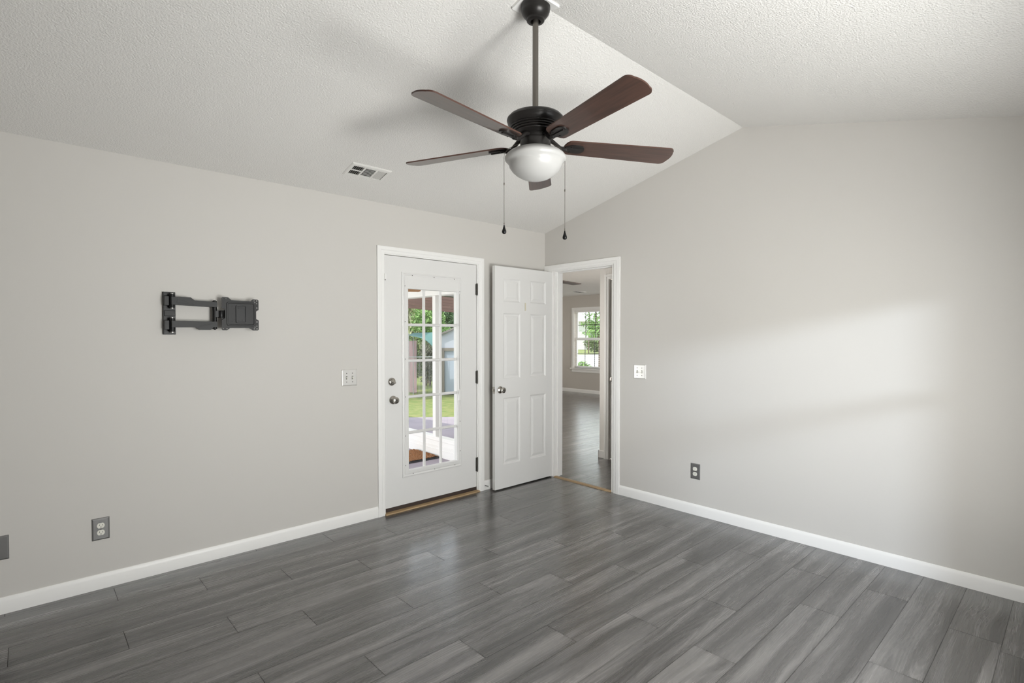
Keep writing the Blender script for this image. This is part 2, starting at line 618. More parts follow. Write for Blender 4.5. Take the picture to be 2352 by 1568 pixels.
# casings: colonial profile mitred round an opening -------------------------
def casing(name, axis, face, s_in0, s_in1, z_in, s_out0, s_out1, z_out, sign=-1, left=True, z_base=0.0, parent=None):
    """profile steps from inner edge (thin) to outer edge (thick)"""
    prof = [(0.0, 0.0), (0.0, 0.008), (0.12, 0.011), (0.42, 0.011), (0.50, 0.0145), (0.92, 0.0165), (1.0, 0.0155), (1.0, 0.0)]
    bm = bmesh.new()

    def P(s, d, z):
        return (s, face + sign * d, z) if axis == 'y' else (face + sign * d, s, z)
    stations = []
    for t, d in prof:
        l = s_in0 + (s_out0 - s_in0) * t
        r = s_in1 + (s_out1 - s_in1) * t
        z = z_in + (z_out - z_in) * t
        stations.append([P(l, d, z_base if left else z), P(l, d, z), P(r, d, z), P(r, d, z_base)])
    V = [[bm.verts.new(p) for p in st] for st in stations]
    n = len(V)
    for i in range(n):
        A, B = V[i], V[(i + 1) % n]
        for k in range(3):
            if k == 0 and not left:
                continue
            bm.faces.new((A[k], A[k + 1], B[k + 1], B[k]))
    for k in ((0, 3) if left else (1, 3)):
        bm.faces.new([st[k] for st in V])
    return struct(name, bm, M_TRIM, smooth=25)


casing('trim_1', 'y', 0, -1.803, -0.870, 2.047, -1.8665, -0.8063, 2.1009)
casing('trim_2', 'x', 0, -0.116, -0.852, 2.047, -0.004, -0.9192, 2.1019)

# jambs of the two openings
bm = bmesh.new()
wall_cells(bm, 'y', 0.0, 0.14, -1.815, -0.868, 0, 2.058, [(-1.798, -0.877, -1, 2.041)])
struct('trim_3', bm, M_TRIM)
bm = bmesh.new()
wall_cells(bm, 'x', 0.0, TH, -0.848, -0.118, 0, 2.052, [(-0.830, -0.136, -1, 2.036)])
# door stop strips
wall_cells(bm, 'x', 0.040, 0.072, -0.830, -0.136, 0, 2.036, [(-0.820, -0.146, -1, 2.026)])
o = struct('trim_4', bm, M_TRIM)
# strike plate on the latch jamb of the doorway
bm = bmesh.new()
box(bm, (0.008, -0.8295, 0.885), (0.034, -0.8285, 0.955))
box(bm, (0.014, -0.829, 0.905), (0.027, -0.8280, 0.935), 1)
obj('strike_plate', bm, [M_HINGE, M_DARK], parent=o)

# thresholds ----------------------------------------------------------------
bm = bmesh.new()
prism(bm, [(-0.026, 0.001), (-0.022, 0.010), (0.012, 0.016), (0.12, 0.016), (0.12, 0.001)], 'x', -1.808, -0.862)
struct('trim_5', bm, M_OAK)
bm = bmesh.new()
prism(bm, [(-0.016, 0.0005), (-0.010, 0.007), (0.012, 0.010), (0.034, 0.007), (0.040, 0.0005)], 'y', -0.83, -0.136)
struct('trim_6', bm, M_OAK, smooth=50)


# ------------------------------------------------------------------ exterior glazed door
def knob(parent, name, x, yface, z, ysign=-1, axis='y', keyed=True, scale=1.0):
    """round door knob with rosette, axis normal to the door"""
    bm = bmesh.new()
    s = scale
    prof = [(0.033 * s, 0), (0.033 * s, 0.004 * s), (0.030 * s, 0.008 * s), (0.018 * s, 0.011 * s), (0.0125 * s, 0.016 * s),
            (0.0125 * s, 0.026 * s), (0.019 * s, 0.031 * s), (0.0255 * s, 0.038 * s), (0.027 * s, 0.046 * s),
            (0.025 * s, 0.053 * s), (0.019 * s, 0.057 * s), (0.0, 0.058 * s)]
    if axis == 'y':
        lathe(bm, [(r, ysign * h) for r, h in prof], (x, yface, z), 'y', 32)
        if keyed:
            lathe(bm, [(0.011 * s, ysign * 0.0575 * s), (0.011 * s, ysign * 0.060 * s), (0, ysign * 0.060 * s)], (x, yface, z), 'y', 20, 1)
    else:
        lathe(bm, [(r, ysign * h) for r, h in prof], (yface, x, z), 'x', 32)
    return obj(name, bm, [M_NICKEL, M_HINGE], parent, smooth=40)


d1 = thing('door_1', 'white exterior door with fifteen-pane glass, closed in the left wall', 'door', (0, 0, 0))
d1['kind'] = 'structure'
DY0, DY1 = 0.006, 0.050          # slab faces
SX0, SX1, SZ0, SZ1 = -1.794, -0.882, 0.046, 2.036
GX0, GX1, GZ0, GZ1 = -1.598, -1.097, 0.305, 1.905     # opening in slab
bm = bmesh.new()
wall_cells(bm, 'y', DY0, DY1, SX0, SX1, SZ0, SZ1, [(GX0, GX1, GZ0, GZ1)])
bmesh.ops.remove_doubles(bm, verts=bm.verts[:], dist=1e-5)
obj('slab', bm, M_DOOR, d1)
# moulded lite frame with screw plugs; the top carries the raised blind
bm = bmesh.new()
FX0, FX1, FZ0, FZ1 = -1.645, -1.052, 0.262, 1.918
LX0, LX1, LZ0, LZ1 = -1.590, -1.092, 0.318, 1.786


def rect_ring(x0, x1, z0, z1, y):
    return [(x0, y, z0), (x1, y, z0), (x1, y, z1), (x0, y, z1)]


def ins(t):
    """rectangle t of the way from the frame's outer edge to the light"""
    return (FX0 + (LX0 - FX0) * t, FX1 + (LX1 - FX1) * t, FZ0 + (LZ0 - FZ0) * t, FZ1 + (LZ1 + 0.075 - FZ1) * t)


loops(bm, [rect_ring(*ins(0), DY0 + 0.001), rect_ring(*ins(0.04), DY0 - 0.008), rect_ring(*ins(0.20), DY0 - 0.011),
           rect_ring(*ins(0.33), DY0 - 0.006), rect_ring(*ins(0.42), DY0 - 0.005), rect_ring(*ins(0.50), DY0 - 0.009),
           rect_ring(*ins(0.93), DY0 - 0.011), rect_ring(LX0, LX1, LZ0, LZ1, DY0 - 0.010), rect_ring(LX0 + 0.002, LX1 - 0.002, LZ0 + 0.002, LZ1 - 0.002, DY0 + 0.020)],
      cap_last=False)
plugs = [(-1.619, z) for z in (0.36, 0.60, 0.915, 1.22, 1.52, 1.805)] + [(-1.073, z) for z in (0.40, 0.66, 0.965, 1.235, 1.52, 1.79)] + \
        [(x, 0.286) for x in (-1.55, -1.34, -1.13)] + [(x, 1.893) for x in (-1.55, -1.34, -1.13)]
for px, pz in plugs:
    lathe(bm, [(0.0032, 0), (0.0032, -0.0025), (0, -0.0025)], (px, DY0 - 0.0098, pz), 'y', 10, 1)
obj('lite_frame', bm, [M_DOOR, M_HINGE], d1)
# glass and muntins
bm = bbox((GX0, DY0 + 0.024, GZ0), (GX1, DY0 + 0.027, GZ1))
obj('glass', bm, M_GLASS, d1)
gxs = [LX0 + (LX1 - LX0) * k / 3 for k in (1, 2)]
gzs = [0.325 + 0.2925 * k for k in (1, 2, 3, 4)]
for gx in gxs:
    bm = bmesh.new()
    prism(bm, [(gx - 0.0115, DY0 + 0.023), (gx - 0.0115, DY0 + 0.015), (gx - 0.006, DY0 + 0.008), (gx + 0.006, DY0 + 0.008), (gx + 0.0115, DY0 + 0.015), (gx + 0.0115, DY0 + 0.023)], 'z', LZ0, LZ1)
    obj('muntin', bm, M_DOOR, d1)
for gz in gzs:
    bm = bmesh.new()
    pr = [(DY0 + 0.0225, gz - 0.0115), (DY0 + 0.016, gz - 0.0115), (DY0 + 0.009, gz - 0.006), (DY0 + 0.009, gz + 0.006), (DY0 + 0.016, gz + 0.0115), (DY0 + 0.0225, gz + 0.0115)]
    prism(bm, pr, 'x', LX0, LX1)
    obj('muntin', bm, M_DOOR, d1)
# slider for the blind between the panes
bm = bmesh.new()
box(bm, (-1.090, DY0 - 0.016, 0.93), (-1.074, DY0 - 0.010, 1.775))
box(bm, (-1.0845, DY0 - 0.0165, 0.94), (-1.0795, DY0 - 0.0155, 1.77), 1)
o = obj('blind_slider_track', bm, [M_DOOR, M_STEEL], d1)
bm = bbox((-1.094, DY0 - 0.026, 0.845), (-1.070, DY0 - 0.010, 0.935))
obj('slider_handle', bm, M_DOOR, o, bevel=(0.003, 2))
knob(d1, 'door_knob', -1.726, DY0, 0.899)
bm = bmesh.new()
lathe(bm, [(0.0315, 0), (0.0315, -0.006), (0.028, -0.012), (0.022, -0.015), (0, -0.015)], (-1.737, DY0, 1.044), 'y', 32)
ax = Matrix.Rotation(math.radians(28), 4, 'Y')
vs = len(bm.verts)
bm.verts.ensure_lookup_table()
t = bmesh.new()
box(t, (-0.024, -0.030, -0.0055), (0.024, -0.012, 0.0055))
bmesh.ops.transform(t, matrix=Matrix.Translation((-1.737, DY0, 1.044)) @ ax, verts=t.verts[:])
tm = bpy.data.meshes.new('tmp')
t.to_mesh(tm)
t.free()
bm.from_mesh(tm)
bpy.data.meshes.remove(tm)
obj('deadbolt', bm, M_NICKEL, d1, smooth=40)
for za, zb in ((1.772, 1.869), (0.980, 1.089), (0.186, 0.308)):
    bm = bmesh.new()
    lathe(bm, [(0.0075, za), (0.0075, zb)], (-0.8795, -0.003, 0), 'z', 12)
    lathe(bm, [(0.004, za - 0.006), (0.0055, za), (0.0075, za)], (-0.8795, -0.003, 0), 'z', 12)
    lathe(bm, [(0.0075, zb), (0.0055, zb), (0.004, zb + 0.006)], (-0.8795, -0.003, 0), 'z', 12)
    box(bm, (-0.890, 0.003, za), (-0.8705, 0.0052, zb))
    obj('hinge', bm, M_HINGE, d1, smooth=40)
bm = bbox((SX0 + 0.004, 0.004, 0.0165), (SX1 - 0.002, 0.040, 0.046))
obj('door_sweep', bm, M_SWEEP, d1)
bm = bmesh.new()
box(bm, (-1.806, -0.021, 1.845), (-1.794, -0.006, 1.888))
box(bm, (-1.803, -0.019, 1.836), (-1.798, -0.012, 1.846), 1)
obj('door_catch', bm, [M_TRIM, M_HINGE], d1, bevel=(0.002, 2))


# ------------------------------------------------------------------ six-panel interior door
def panel_face(bm, x0, x1, z0, z1, y, sgn, panels):
    """moulded face of a panelled door; sgn = +1 when the outward normal is -y"""
    X = sorted({x0, x1, *[p[0] for p in panels], *[p[1] for p in panels]})
    Z = sorted({z0, z1, *[p[2] for p in panels], *[p[3] for p in panels]})
    for a, b in zip(X, X[1:]):
        for c, d in zip(Z, Z[1:]):
            m = ((a + b) / 2, (c + d) / 2)
            if any(p[0] < m[0] < p[1] and p[2] < m[1] < p[3] for p in panels):
                continue
            bm.faces.new([bm.verts.new(q) for q in ((a, y, c), (b, y, c), (b, y, d), (a, y, d))])
    for p in panels:
        def R(i, dep):
            return rect_ring(p[0] + i, p[1] - i, p[2] + i, p[3] - i, y + sgn * dep)
        loops(bm, [R(0, 0), R(0.004, 0.001), R(0.012, 0.0075), R(0.020, 0.009), R(0.026, 0.0085), R(0.046, 0.0025), R(0.052, 0.002)])


PANELS = [(-0.665, -0.448, 1.712, 1.930), (-0.322, -0.105, 1.712, 1.930),
          (-0.665, -0.448, 1.010, 1.614), (-0.322, -0.105, 1.010, 1.614),
          (-0.665, -0.448, 0.226, 0.842), (-0.322, -0.105, 0.226, 0.842)]


def panel_door(parent, x0, x1, z0, z1, y0, y1, panels):
    bm = bmesh.new()
    panel_face(bm, x0, x1, z0, z1, y0, +1, panels)
    panel_face(bm, x0, x1, z0, z1, y1, -1, panels)
    for q in (((x0, y0, z0), (x0, y1, z0), (x0, y1, z1), (x0, y0, z1)), ((x1, y0, z0), (x1, y1, z0), (x1, y1, z1), (x1, y0, z1)),
              ((x0, y0, z0), (x1, y0, z0), (x1, y1, z0), (x0, y1, z0)), ((x0, y0, z1), (x1, y0, z1), (x1, y1, z1), (x0, y1, z1))):
        bm.faces.new([bm.verts.new(p) for p in q])
    bmesh.ops.remove_doubles(bm, verts=bm.verts[:], dist=1e-5)
    return obj('slab', bm, M_DOOR, parent)


d2 = thing('door_2', 'white six-panel interior door standing open against the left wall', 'door', (0, 0, 0))
d2['kind'] = 'structure'
panel_door(d2, -0.763, 0.0, 0.012, 2.034, -0.114, -0.079, PANELS)
knob(d2, 'door_knob', -0.702, -0.114, 0.916, scale=0.98)
knob(d2, 'door_knob', -0.702, -0.079, 0.916, ysign=1, keyed=False, scale=0.98)
bm = bmesh.new()
box(bm, (-0.7645, -0.109, 0.885), (-0.762, -0.084, 0.945))
box(bm, (-0.775, -0.103, 0.904), (-0.764, -0.090, 0.926))
obj('latch_plate', bm, M_NICKEL, d2)
for za in (0.2, 1.0, 1.76):
    bm = bmesh.new()
    lathe(bm, [(0.006, za), (0.006, za + 0.09)], (-0.003, -0.074, 0), 'z', 12)
    obj('hinge', bm, M_NICKEL, d2, smooth=40)
bm = bbox((-0.392, -0.1165, 1.640), (-0.378, -0.114, 1.715))
obj('adhesive_strip', bm, M_ADH, d2)

# spring door stop on the baseboard behind that door
t_ = thing('door_stop', 'small white spring door stop on the baseboard behind the open door', 'door stop', (-0.80, -0.0125, 0.045))
bm = bmesh.new()
lathe(bm, [(0.011, 0), (0.011, -0.004), (0.005, -0.006)], (0, 0, 0), 'y', 16)
obj('base', bm, M_TRIM, t_, smooth=40)
bm = bmesh.new()
tube(bm, [(0.0045 * math.cos(k * 0.9), -0.006 - 0.0005 * k, 0.0045 * math.sin(k * 0.9)) for k in range(100)], 0.0009, 5)
obj('spring', bm, M_STEEL, t_, smooth=60)
bm = bmesh.new()
lathe(bm, [(0.0055, -0.055), (0.0062, -0.064), (0.0, -0.065)], (0, 0, 0), 'y', 14)
obj('tip', bm, M_TRIM, t_, smooth=50)


# ------------------------------------------------------------------ wall plates
def plate_bm(w, h, t=0.006, ch=0.006):
    """bevelled cover plate in the xz plane, facing -y"""
    bm = bmesh.new()
    loops(bm, [rect_ring(-w / 2, w / 2, -h / 2, h / 2, 0), rect_ring(-w / 2, w / 2, -h / 2, h / 2, -0.0015),
               rect_ring(-w / 2 + ch * 0.35, w / 2 - ch * 0.35, -h / 2 + ch * 0.35, h / 2 - ch * 0.35, -t * 0.72),
               rect_ring(-w / 2 + ch, w / 2 - ch, -h / 2 + ch, h / 2 - ch, -t)], cap_first=True)
    return bm


def screw(parent, x, z, y=-0.006):
    bm = bmesh.new()
    lathe(bm, [(0.0036, 0), (0.0036, -0.0008), (0.002, -0.0014), (0, -0.0015)], (x, y, z), 'y', 14)
    box(bm, (x - 0.003, y - 0.0018, z - 0.0004), (x + 0.003, y - 0.0012, z + 0.0004), 1)
    return obj('screw', bm, [M_HINGE, M_DARK], parent, smooth=40)


def switch_plate(label, loc, rz):
    t = thing('light_switch', label, 'light switch', loc, rz, None)
    obj('cover_plate', plate_bm(0.121, 0.122, 0.0065, 0.007), M_PLATE, t, smooth=20)
    for x in (-0.023, 0.023):
        for z in (-0.032, 0.032):
            screw(t, x, z)
        bm = bmesh.new()
        box(bm, (x - 0.0055, -0.0072, -0.0125), (x + 0.0055, -0.0060, 0.0125), 1)
        pr = [(-0.0062, -0.008), (-0.0062, 0.008), (-0.013, 0.000), (-0.022, -0.006), (-0.021, -0.011), (-0.011, -0.010)]
        prism(bm, [(p[0], p[1]) for p in pr], 'x', x - 0.0036, x + 0.0036)
        obj('toggle', bm, [M_IVORY, M_HINGE], t)
    return t


def outlet(label, loc, rz):
    t = thing('electrical_outlet', label, 'outlet', loc, rz, None)
    obj('cover_plate', plate_bm(0.079, 0.122, 0.0065, 0.007), M_OUTLET, t, smooth=20)
    screw(t, 0, 0)
    for z0 in (0.0195, -0.0195):
        bm = bmesh.new()
        out = []
        R = 0.0172
        for k in range(40):
            a = 2 * PI * k / 40
            out.append((R * math.cos(a), max(-0.0142, min(0.0142, R * math.sin(a))) + z0))
        ring = list(dict.fromkeys(out))
        prism(bm, ring, 'y', -0.0062, -0.0092)
        for sx, hh in ((-0.0063, 0.0042), (0.0063, 0.0034)):
            box(bm, (sx - 0.0011, -0.0096, z0 + 0.0035 - hh), (sx + 0.0011, -0.0091, z0 + 0.0035 + hh), 1)
        lathe(bm, [(0.0026, -0.0091), (0.0026, -0.0096), (0, -0.0096)], (0, 0, z0 - 0.0078), 'y', 14, 1)
        obj('receptacle', bm, [M_IVORY, M_DARK], t)
    return t


switch_plate('double light switch on the left wall beside the glazed exterior door', (-2.094, 0, 1.0965), 0)
switch_plate('double light switch on the right wall beside the open doorway', (0, -1.124, 1.0995), -PI / 2)
outlet('metal duplex outlet low on the left wall below the black bracket', (-3.565, 0, 0.334), 0)
outlet('metal duplex outlet low on the right wall below the light switch', (0, -1.639, 0.342), -PI / 2)
t_ = thing('blank_wall_plate', 'blank stainless wall plate cut off by the left edge of the photo', 'wall plate', (-3.974, 0, 0.335))
obj('cover_plate', plate_bm(0.079, 0.122, 0.0065, 0.007), M_OUTLET, t_, smooth=20)
screw(t_, -0.0, 0.042)
screw(t_, -0.0, -0.042)

# ------------------------------------------------------------------ TV wall mount
tv = thing('tv_mount', 'black articulated television wall mount high on the left wall', 'tv mount', (-3.228, 0, 1.541))


def tvx(px):
    return (px - 389.5) * 0.002535          # metres across the wall, from the bracket's middle


bm = bmesh.new()                              # wall bracket: channel with flanges
box(bm, (-0.031, -0.004, -0.126), (0.034, 0.0, 0.126))
box(bm, (-0.031, -0.022, -0.126), (-0.027, -0.0, 0.126))
box(bm, (-0.029, -0.012, 0.105), (0.032, -0.004, 0.124))
box(bm, (-0.029, -0.012, -0.124), (0.032, -0.004, -0.105))
obj('wall_bracket', bm, M_BLACK3, tv, bevel=(0.001, 1))
for z in (0.0,):
    bm = bbox((-0.026, -0.020, -0.016), (0.031, -0.004, 0.016))
    obj('bracket_cover', bm, M_BLACK2, tv, bevel=(0.002, 2))
for z in (0.072, -0.070):
    bm = bmesh.new()
    box(bm, (-0.030, -0.050, z - 0.027), (-0.006, -0.004, z + 0.027))
    obj('hinge_block', bm, M_BLACK2, tv, bevel=(0.002, 2))
    bm = bmesh.new()
    lathe(bm, [(0.014, -0.040), (0.014, 0.040)], (0.010, -0.040, z), 'z', 24)
    lathe(bm, [(0.008, -0.046), (0.008, 0.046)], (0.010, -0.040, z), 'z', 16, 1)
    obj('hinge_pin', bm, [M_BLACK3, M_STEEL], tv, smooth=40)
# two arms
bm = bmesh.new()
prism(bm, [(0.004, 0.050), (0.004, 0.096), (0.048, 0.098), (0.103, 0.096), (0.123, 0.080), (0.245, 0.074), (0.245, 0.042), (0.128, 0.046)], 'y', -0.060, -0.028)
prism(bm, [(0.030, 0.062), (0.122, 0.052), (0.122, 0.056), (0.034, 0.084)], 'y', -0.0615, -0.060)
obj('upper_arm', bm, M_BLACK2, tv, bevel=(0.003, 2))
bm = bmesh.new()
prism(bm, [(0.004, -0.045), (0.004, -0.084), (0.130, -0.082), (0.150, -0.098), (0.208, -0.098), (0.224, -0.082), (0.245, -0.080), (0.245, -0.046)], 'y', -0.060, -0.028)
prism(bm, [(0.138, -0.078), (0.222, -0.052), (0.226, -0.058), (0.145, -0.082)], 'y', -0.0615, -0.060)
obj('lower_arm', bm, M_BLACK2, tv, bevel=(0.003, 2))
bm = bmesh.new()
lathe(bm, [(0.0135, -0.092), (0.0135, 0.080)], (0.234, -0.044, 0), 'z', 24)
lathe(bm, [(0.007, -0.098), (0.007, 0.086)], (0.234, -0.044, 0), 'z', 16)
obj('pivot_post', bm, M_BLACK3, tv, smooth=40)
bm = bmesh.new()
box(bm, (0.236, -0.060, -0.018), (0.262, -0.036, 0.020))
lathe(bm, [(0.017, -0.022), (0.019, -0.018), (0.019, 0.018), (0.017, 0.022)], (0.268, -0.050, 0), 'z', 24)
box(bm, (0.268, -0.062, -0.030), (0.290, -0.046, 0.026))
obj('swivel_joint', bm, M_BLACK3, tv, smooth=40)
# face plate with notches and bolt holes
PC = (0.373, 0.003)
K = 0.000325
OUT = [(-330, 300), (-318, 316), (-220, 316), (-160, 264), (180, 256), (225, 297), (312, 294), (330, 278), (330, 92), (285, 58), (285, -90),
       (330, -118), (330, -300), (312, -316), (222, -316), (150, -268), (-190, -272), (-240, -316), (-318, -316), (-332, -300), (-332, -122),
       (-276, -84), (-276, 78), (-334, 118)]
OUT = [(PC[0] + x * K, PC[1] + z * K) for x, z in OUT]
HOLES = [(-305, 290, 8, 8), (-250, 288, 14, 6), (-305, -285, 8, 8), (-240, -286, 14, 6), (300, 268, 12, 12), (300, 128, 12, 12), (250, 268, 14, 6), (300, 215, 7, 14),
         (262, 232, 12, 9), (300, -148, 12, 12), (300, -285, 12, 12), (300, -232, 7, 14), (250, -285, 14, 6), (262, -250, 12, 9)]
bm = bmesh.new()


def fill_plate(bm, outer, holes, y0, y1):
    edges = []

    def add(pts):
        vs = [bm.verts.new((p[0], y0, p[1])) for p in pts]
        for i in range(len(vs)):
            edges.append(bm.edges.new((vs[i], vs[(i + 1) % len(vs)])))
    add(outer)
    for h in holes:
        add(h)
    r = bmesh.ops.triangle_fill(bm, use_beauty=True, use_dissolve=False, edges=edges, normal=(0, -1, 0))
    fs = [g for g in r['geom'] if isinstance(g, bmesh.types.BMFace)]
    ex = bmesh.ops.extrude_face_region(bm, geom=fs)
    bmesh.ops.translate(bm, vec=(0, y1 - y0, 0), verts=[g for g in ex['geom'] if isinstance(g, bmesh.types.BMVert)])


hl = []
for hx, hz, rx_, rz_ in HOLES:
    hl.append([(PC[0] + (hx + rx_ * math.cos(2 * PI * k / 10)) * K, PC[1] + (hz + rz_ * math.sin(2 * PI * k / 10)) * K) for k in range(10)])
fill_plate(bm, OUT, hl, -0.074, -0.078)
obj('face_plate', bm, M_BLACK, tv)
bm = bmesh.new()


def rr3(w, h, r, y):
    return [(p[0], y, p[1]) for p in rrect(w, h, r, 4, PC[0] + 0.003, PC[1])]


loops(bm, [rr3(0.168, 0.150, 0.012, -0.078), rr3(0.164, 0.146, 0.011, -0.083), rr3(0.152, 0.134, 0.009, -0.083), rr3(0.148, 0.130, 0.008, -0.0795)], cap_last=True)
obj('raised_rim', bm, M_BLACK, tv, smooth=30)
bm = bmesh.new()


def rr4(w, h, r, y):
    return [(p[0], y, p[1]) for p in rrect(w, h, r, 4, PC[0] + 0.002, PC[1])]


loops(bm, [rr4(0.062, 0.110, 0.006, -0.0795), rr4(0.060, 0.108, 0.006, -0.0875), rr4(0.050, 0.098, 0.004, -0.0875), rr4(0.048, 0.096, 0.004, -0.0815)], cap_last=True)
obj('tilt_cover', bm, M_BLACK3, tv, smooth=30)
obj('label_slot', bbox((PC[0] - 0.016, -0.0855, PC[1] + 0.034), (PC[0] + 0.016, -0.0815, PC[1] + 0.038)), M_BLACK3, tv)
for bx, bz, br, y0 in ((-0.008, -0.040, 0.004, -0.0815), (0.011, -0.040, 0.004, -0.0815), (-0.048, 0.045, 0.003, -0.0795), (-0.036, 0.033, 0.003, -0.0795),
                       (-0.036, -0.036, 0.003, -0.0795), (-0.048, -0.046, 0.003, -0.0795)):
    bm = bmesh.new()
    lathe(bm, [(br, y0), (br, y0 - 0.0025), (0, y0 - 0.0025)], (PC[0] + bx, 0, PC[1] + bz), 'y', 14)
    obj('bolt_head', bm, M_BLACK3, tv)

# ------------------------------------------------------------------ ceiling register
SL = (ZR - H) / abs(YR)
vt = thing('ceiling_vent', 'white metal air register set in the sloped ceiling above the light switch', 'vent', (-2.127, -0.365, H + SL * 0.365))
vt.rotation_euler = (math.atan(-SL), 0, 0)
# local: x along the wall, y up-slope (towards -y world), z out of the ceiling is -z
bm = bmesh.new()


def vr(w, h, z):
    return [(-w / 2, -h / 2, z), (w / 2, -h / 2, z), (w / 2, h / 2, z), (-w / 2, h / 2, z)]


VW, VH = 0.286, 0.166
loops(bm, [vr(VW, VH, 0.001), vr(VW, VH, -0.003), vr(VW - 0.016, VH - 0.016, -0.008), vr(VW - 0.046, VH - 0.056, -0.008), vr(VW - 0.046, VH - 0.056, 0.002)], cap_last=False)
for x in (-0.041, 0.045):
    box(bm, (x - 0.005, -0.055, -0.0085), (x + 0.005, 0.055, -0.001))
obj('frame', bm, M_VENT, vt)
bm = bbox((-0.119, -0.054, -0.0012), (0.119, 0.054, -0.0003))
obj('duct_shade_sheet', bm, M_VENTBACK, vt)  # dark sheet on the ceiling, painted as the shade inside the duct


def slat(bm, a, b, c, ang):
    """thin tilted louvre between points a and b, chord c"""
    a, b = Vector(a), Vector(b)
    d = (b - a).normalized()
    s = d.cross(Vector((0, 0, 1))) * math.cos(ang) + Vector((0, 0, 1)) * math.sin(ang)
    n = d.cross(s).normalized() * 0.0005
    vs = [bm.verts.new(p) for p in (a - s * c / 2 - n, b - s * c / 2 - n, b + s * c / 2 - n, a + s * c / 2 - n,
                                     a - s * c / 2 + n, b - s * c / 2 + n, b + s * c / 2 + n, a + s * c / 2 + n)]
    for f in ((0, 3, 2, 1), (4, 5, 6, 7), (0, 1, 5, 4), (1, 2, 6, 5), (2, 3, 7, 6), (3, 0, 4, 7)):
        bm.faces.new([vs[i] for i in f])


for k in range(5):
    bm = bmesh.new()
    x = -0.108 + 0.0135 * k
    slat(bm, (x, -0.054, -0.004), (x, 0.054, -0.004), 0.0085, math.radians(50))
    obj('louvre', bm, M_VENT, vt)
bm = bbox((-0.118, -0.004, -0.0075), (-0.046, 0.004, -0.003))
obj('damper_bar', bm, M_VENT, vt)
for k in range(7):
    bm = bmesh.new()
    y = -0.045 + 0.015 * k
    slat(bm, (-0.036, y, -0.004), (0.040, y, -0.004), 0.0085, math.radians(-58))
    obj('louvre', bm, M_VENT, vt)
for k in range(5):
    bm = bmesh.new()
    x = 0.056 + 0.0135 * k
    slat(bm, (x, -0.054, -0.004), (x, 0.054, -0.004), 0.0105, math.radians(-48))
    obj('louvre', bm, M_VENT, vt)

# ------------------------------------------------------------------ ceiling fan
FX, FY = -2.137, YR


def make_blade_bm(r0, r1, w0, w1, t=0.006):
    out = []
    n = 8
    for k in range(n + 1):                       # rounded root
        a = PI / 2 + PI * k / n
        out.append((r0 + 0.030 + 0.030 * math.cos(a), w0 / 2 * math.sin(a)))
    rc = 0.028
    # outer corners
    for k in range(11):
        a = -PI / 2 + PI / 2 * k / 10
        out.append((r1 - 0.008 - rc + rc * math.cos(a), -w1 / 2 + rc + rc * math.sin(a)))
    for k in range(1, 8):
        q = -0.30 + 0.60 * k / 8
        out.append((r1 - 0.008 + 0.008 * (1 - (q / 0.30) ** 2), w1 * q))
    for k in range(11):
        a = PI / 2 * k / 10
        out.append((r1 - 0.008 - rc + rc * math.cos(a), w1 / 2 - rc + rc * math.sin(a)))
    bm = bmesh.new()
    v0 = [bm.verts.new((x, y, -t / 2)) for x, y in out]
    v1 = [bm.verts.new((x, y, t / 2)) for x, y in out]
    bm.faces.new(v0[::-1])
    bm.faces.new(v1)
    for i in range(len(out)):
        f = bm.faces.new((v0[i], v0[(i + 1) % len(out)], v1[(i + 1) % len(out)], v1[i]))
        f.material_index = 1
    return bm


fan = thing('ceiling_fan', 'dark bronze five-blade ceiling fan with white glass bowl hanging from the vaulted ceiling', 'ceiling fan', (FX, FY, ZR))
Z = lambda z: z - ZR                              # world height -> fan-local
bm = bmesh.new()
bx = 0.076
prism(bm, [(-bx, Z(ZR - SL * bx) - 0.012), (0, -0.014), (bx, Z(ZR - SL * bx) - 0.012), (bx, Z(ZR - SL * bx) + 0.0), (0, 0.0), (-bx, Z(ZR - SL * bx) + 0.0)], 'x', -bx, bx)
obj('mounting_plate', bm, M_TRIM, fan)
bm = bmesh.new()
lathe(bm, [(0.062, Z(2.915)), (0.066, Z(2.905)), (0.0665, Z(2.885)), (0.064, Z(2.880)), (0.0645, Z(2.874)), (0.060, Z(2.862)), (0.050, Z(2.850)),
           (0.040, Z(2.843)), (0.0405, Z(2.838)), (0.040, Z(2.832)), (0.034, Z(2.828)), (0.024, Z(2.828)), (0.020, Z(2.836)), (0.017, Z(2.85)), (0, Z(2.85))], seg=48)
obj('canopy', bm, M_BRONZE, fan, smooth=35)
bm = bmesh.new()
lathe(bm, [(0.0135, Z(2.865)), (0.0135, Z(2.412))], seg=24)
obj('downrod', bm, M_ROD, fan, smooth=40)
bm = bmesh.new()
lathe(bm, [(0.014, Z(2.446)), (0.021, Z(2.443)), (0.024, Z(2.434)), (0.027, Z(2.418)), (0.027, Z(2.408))], seg=28)
obj('coupling_cover', bm, M_BRONZE, fan, smooth=40)
bm = bmesh.new()
lathe(bm, [(0.026, Z(2.415)), (0.060, Z(2.415)), (0.098, Z(2.410)), (0.119, Z(2.401)), (0.1285, Z(2.391)), (0.1305, Z(2.384)), (0.1285, Z(2.379)), (0.127, Z(2.372)),
           (0.121, Z(2.363)), (0.113, Z(2.356)), (0.116, Z(2.353)), (0.1155, Z(2.350)), (0.107, Z(2.348)), (0.110, Z(2.345)), (0.1095, Z(2.342)), (0.101, Z(2.340)),
           (0.104, Z(2.337)), (0.1035, Z(2.334)), (0.095, Z(2.332)), (0.098, Z(2.328)), (0.096, Z(2.324)), (0.070, Z(2.320)), (0.0, Z(2.320))], seg=64)
obj('motor_housing', bm, M_BRONZE, fan, smooth=28)
bm = bmesh.new()
lathe(bm, [(0.060, Z(2.322)), (0.060, Z(2.300)), (0.0, Z(2.300))], seg=40)
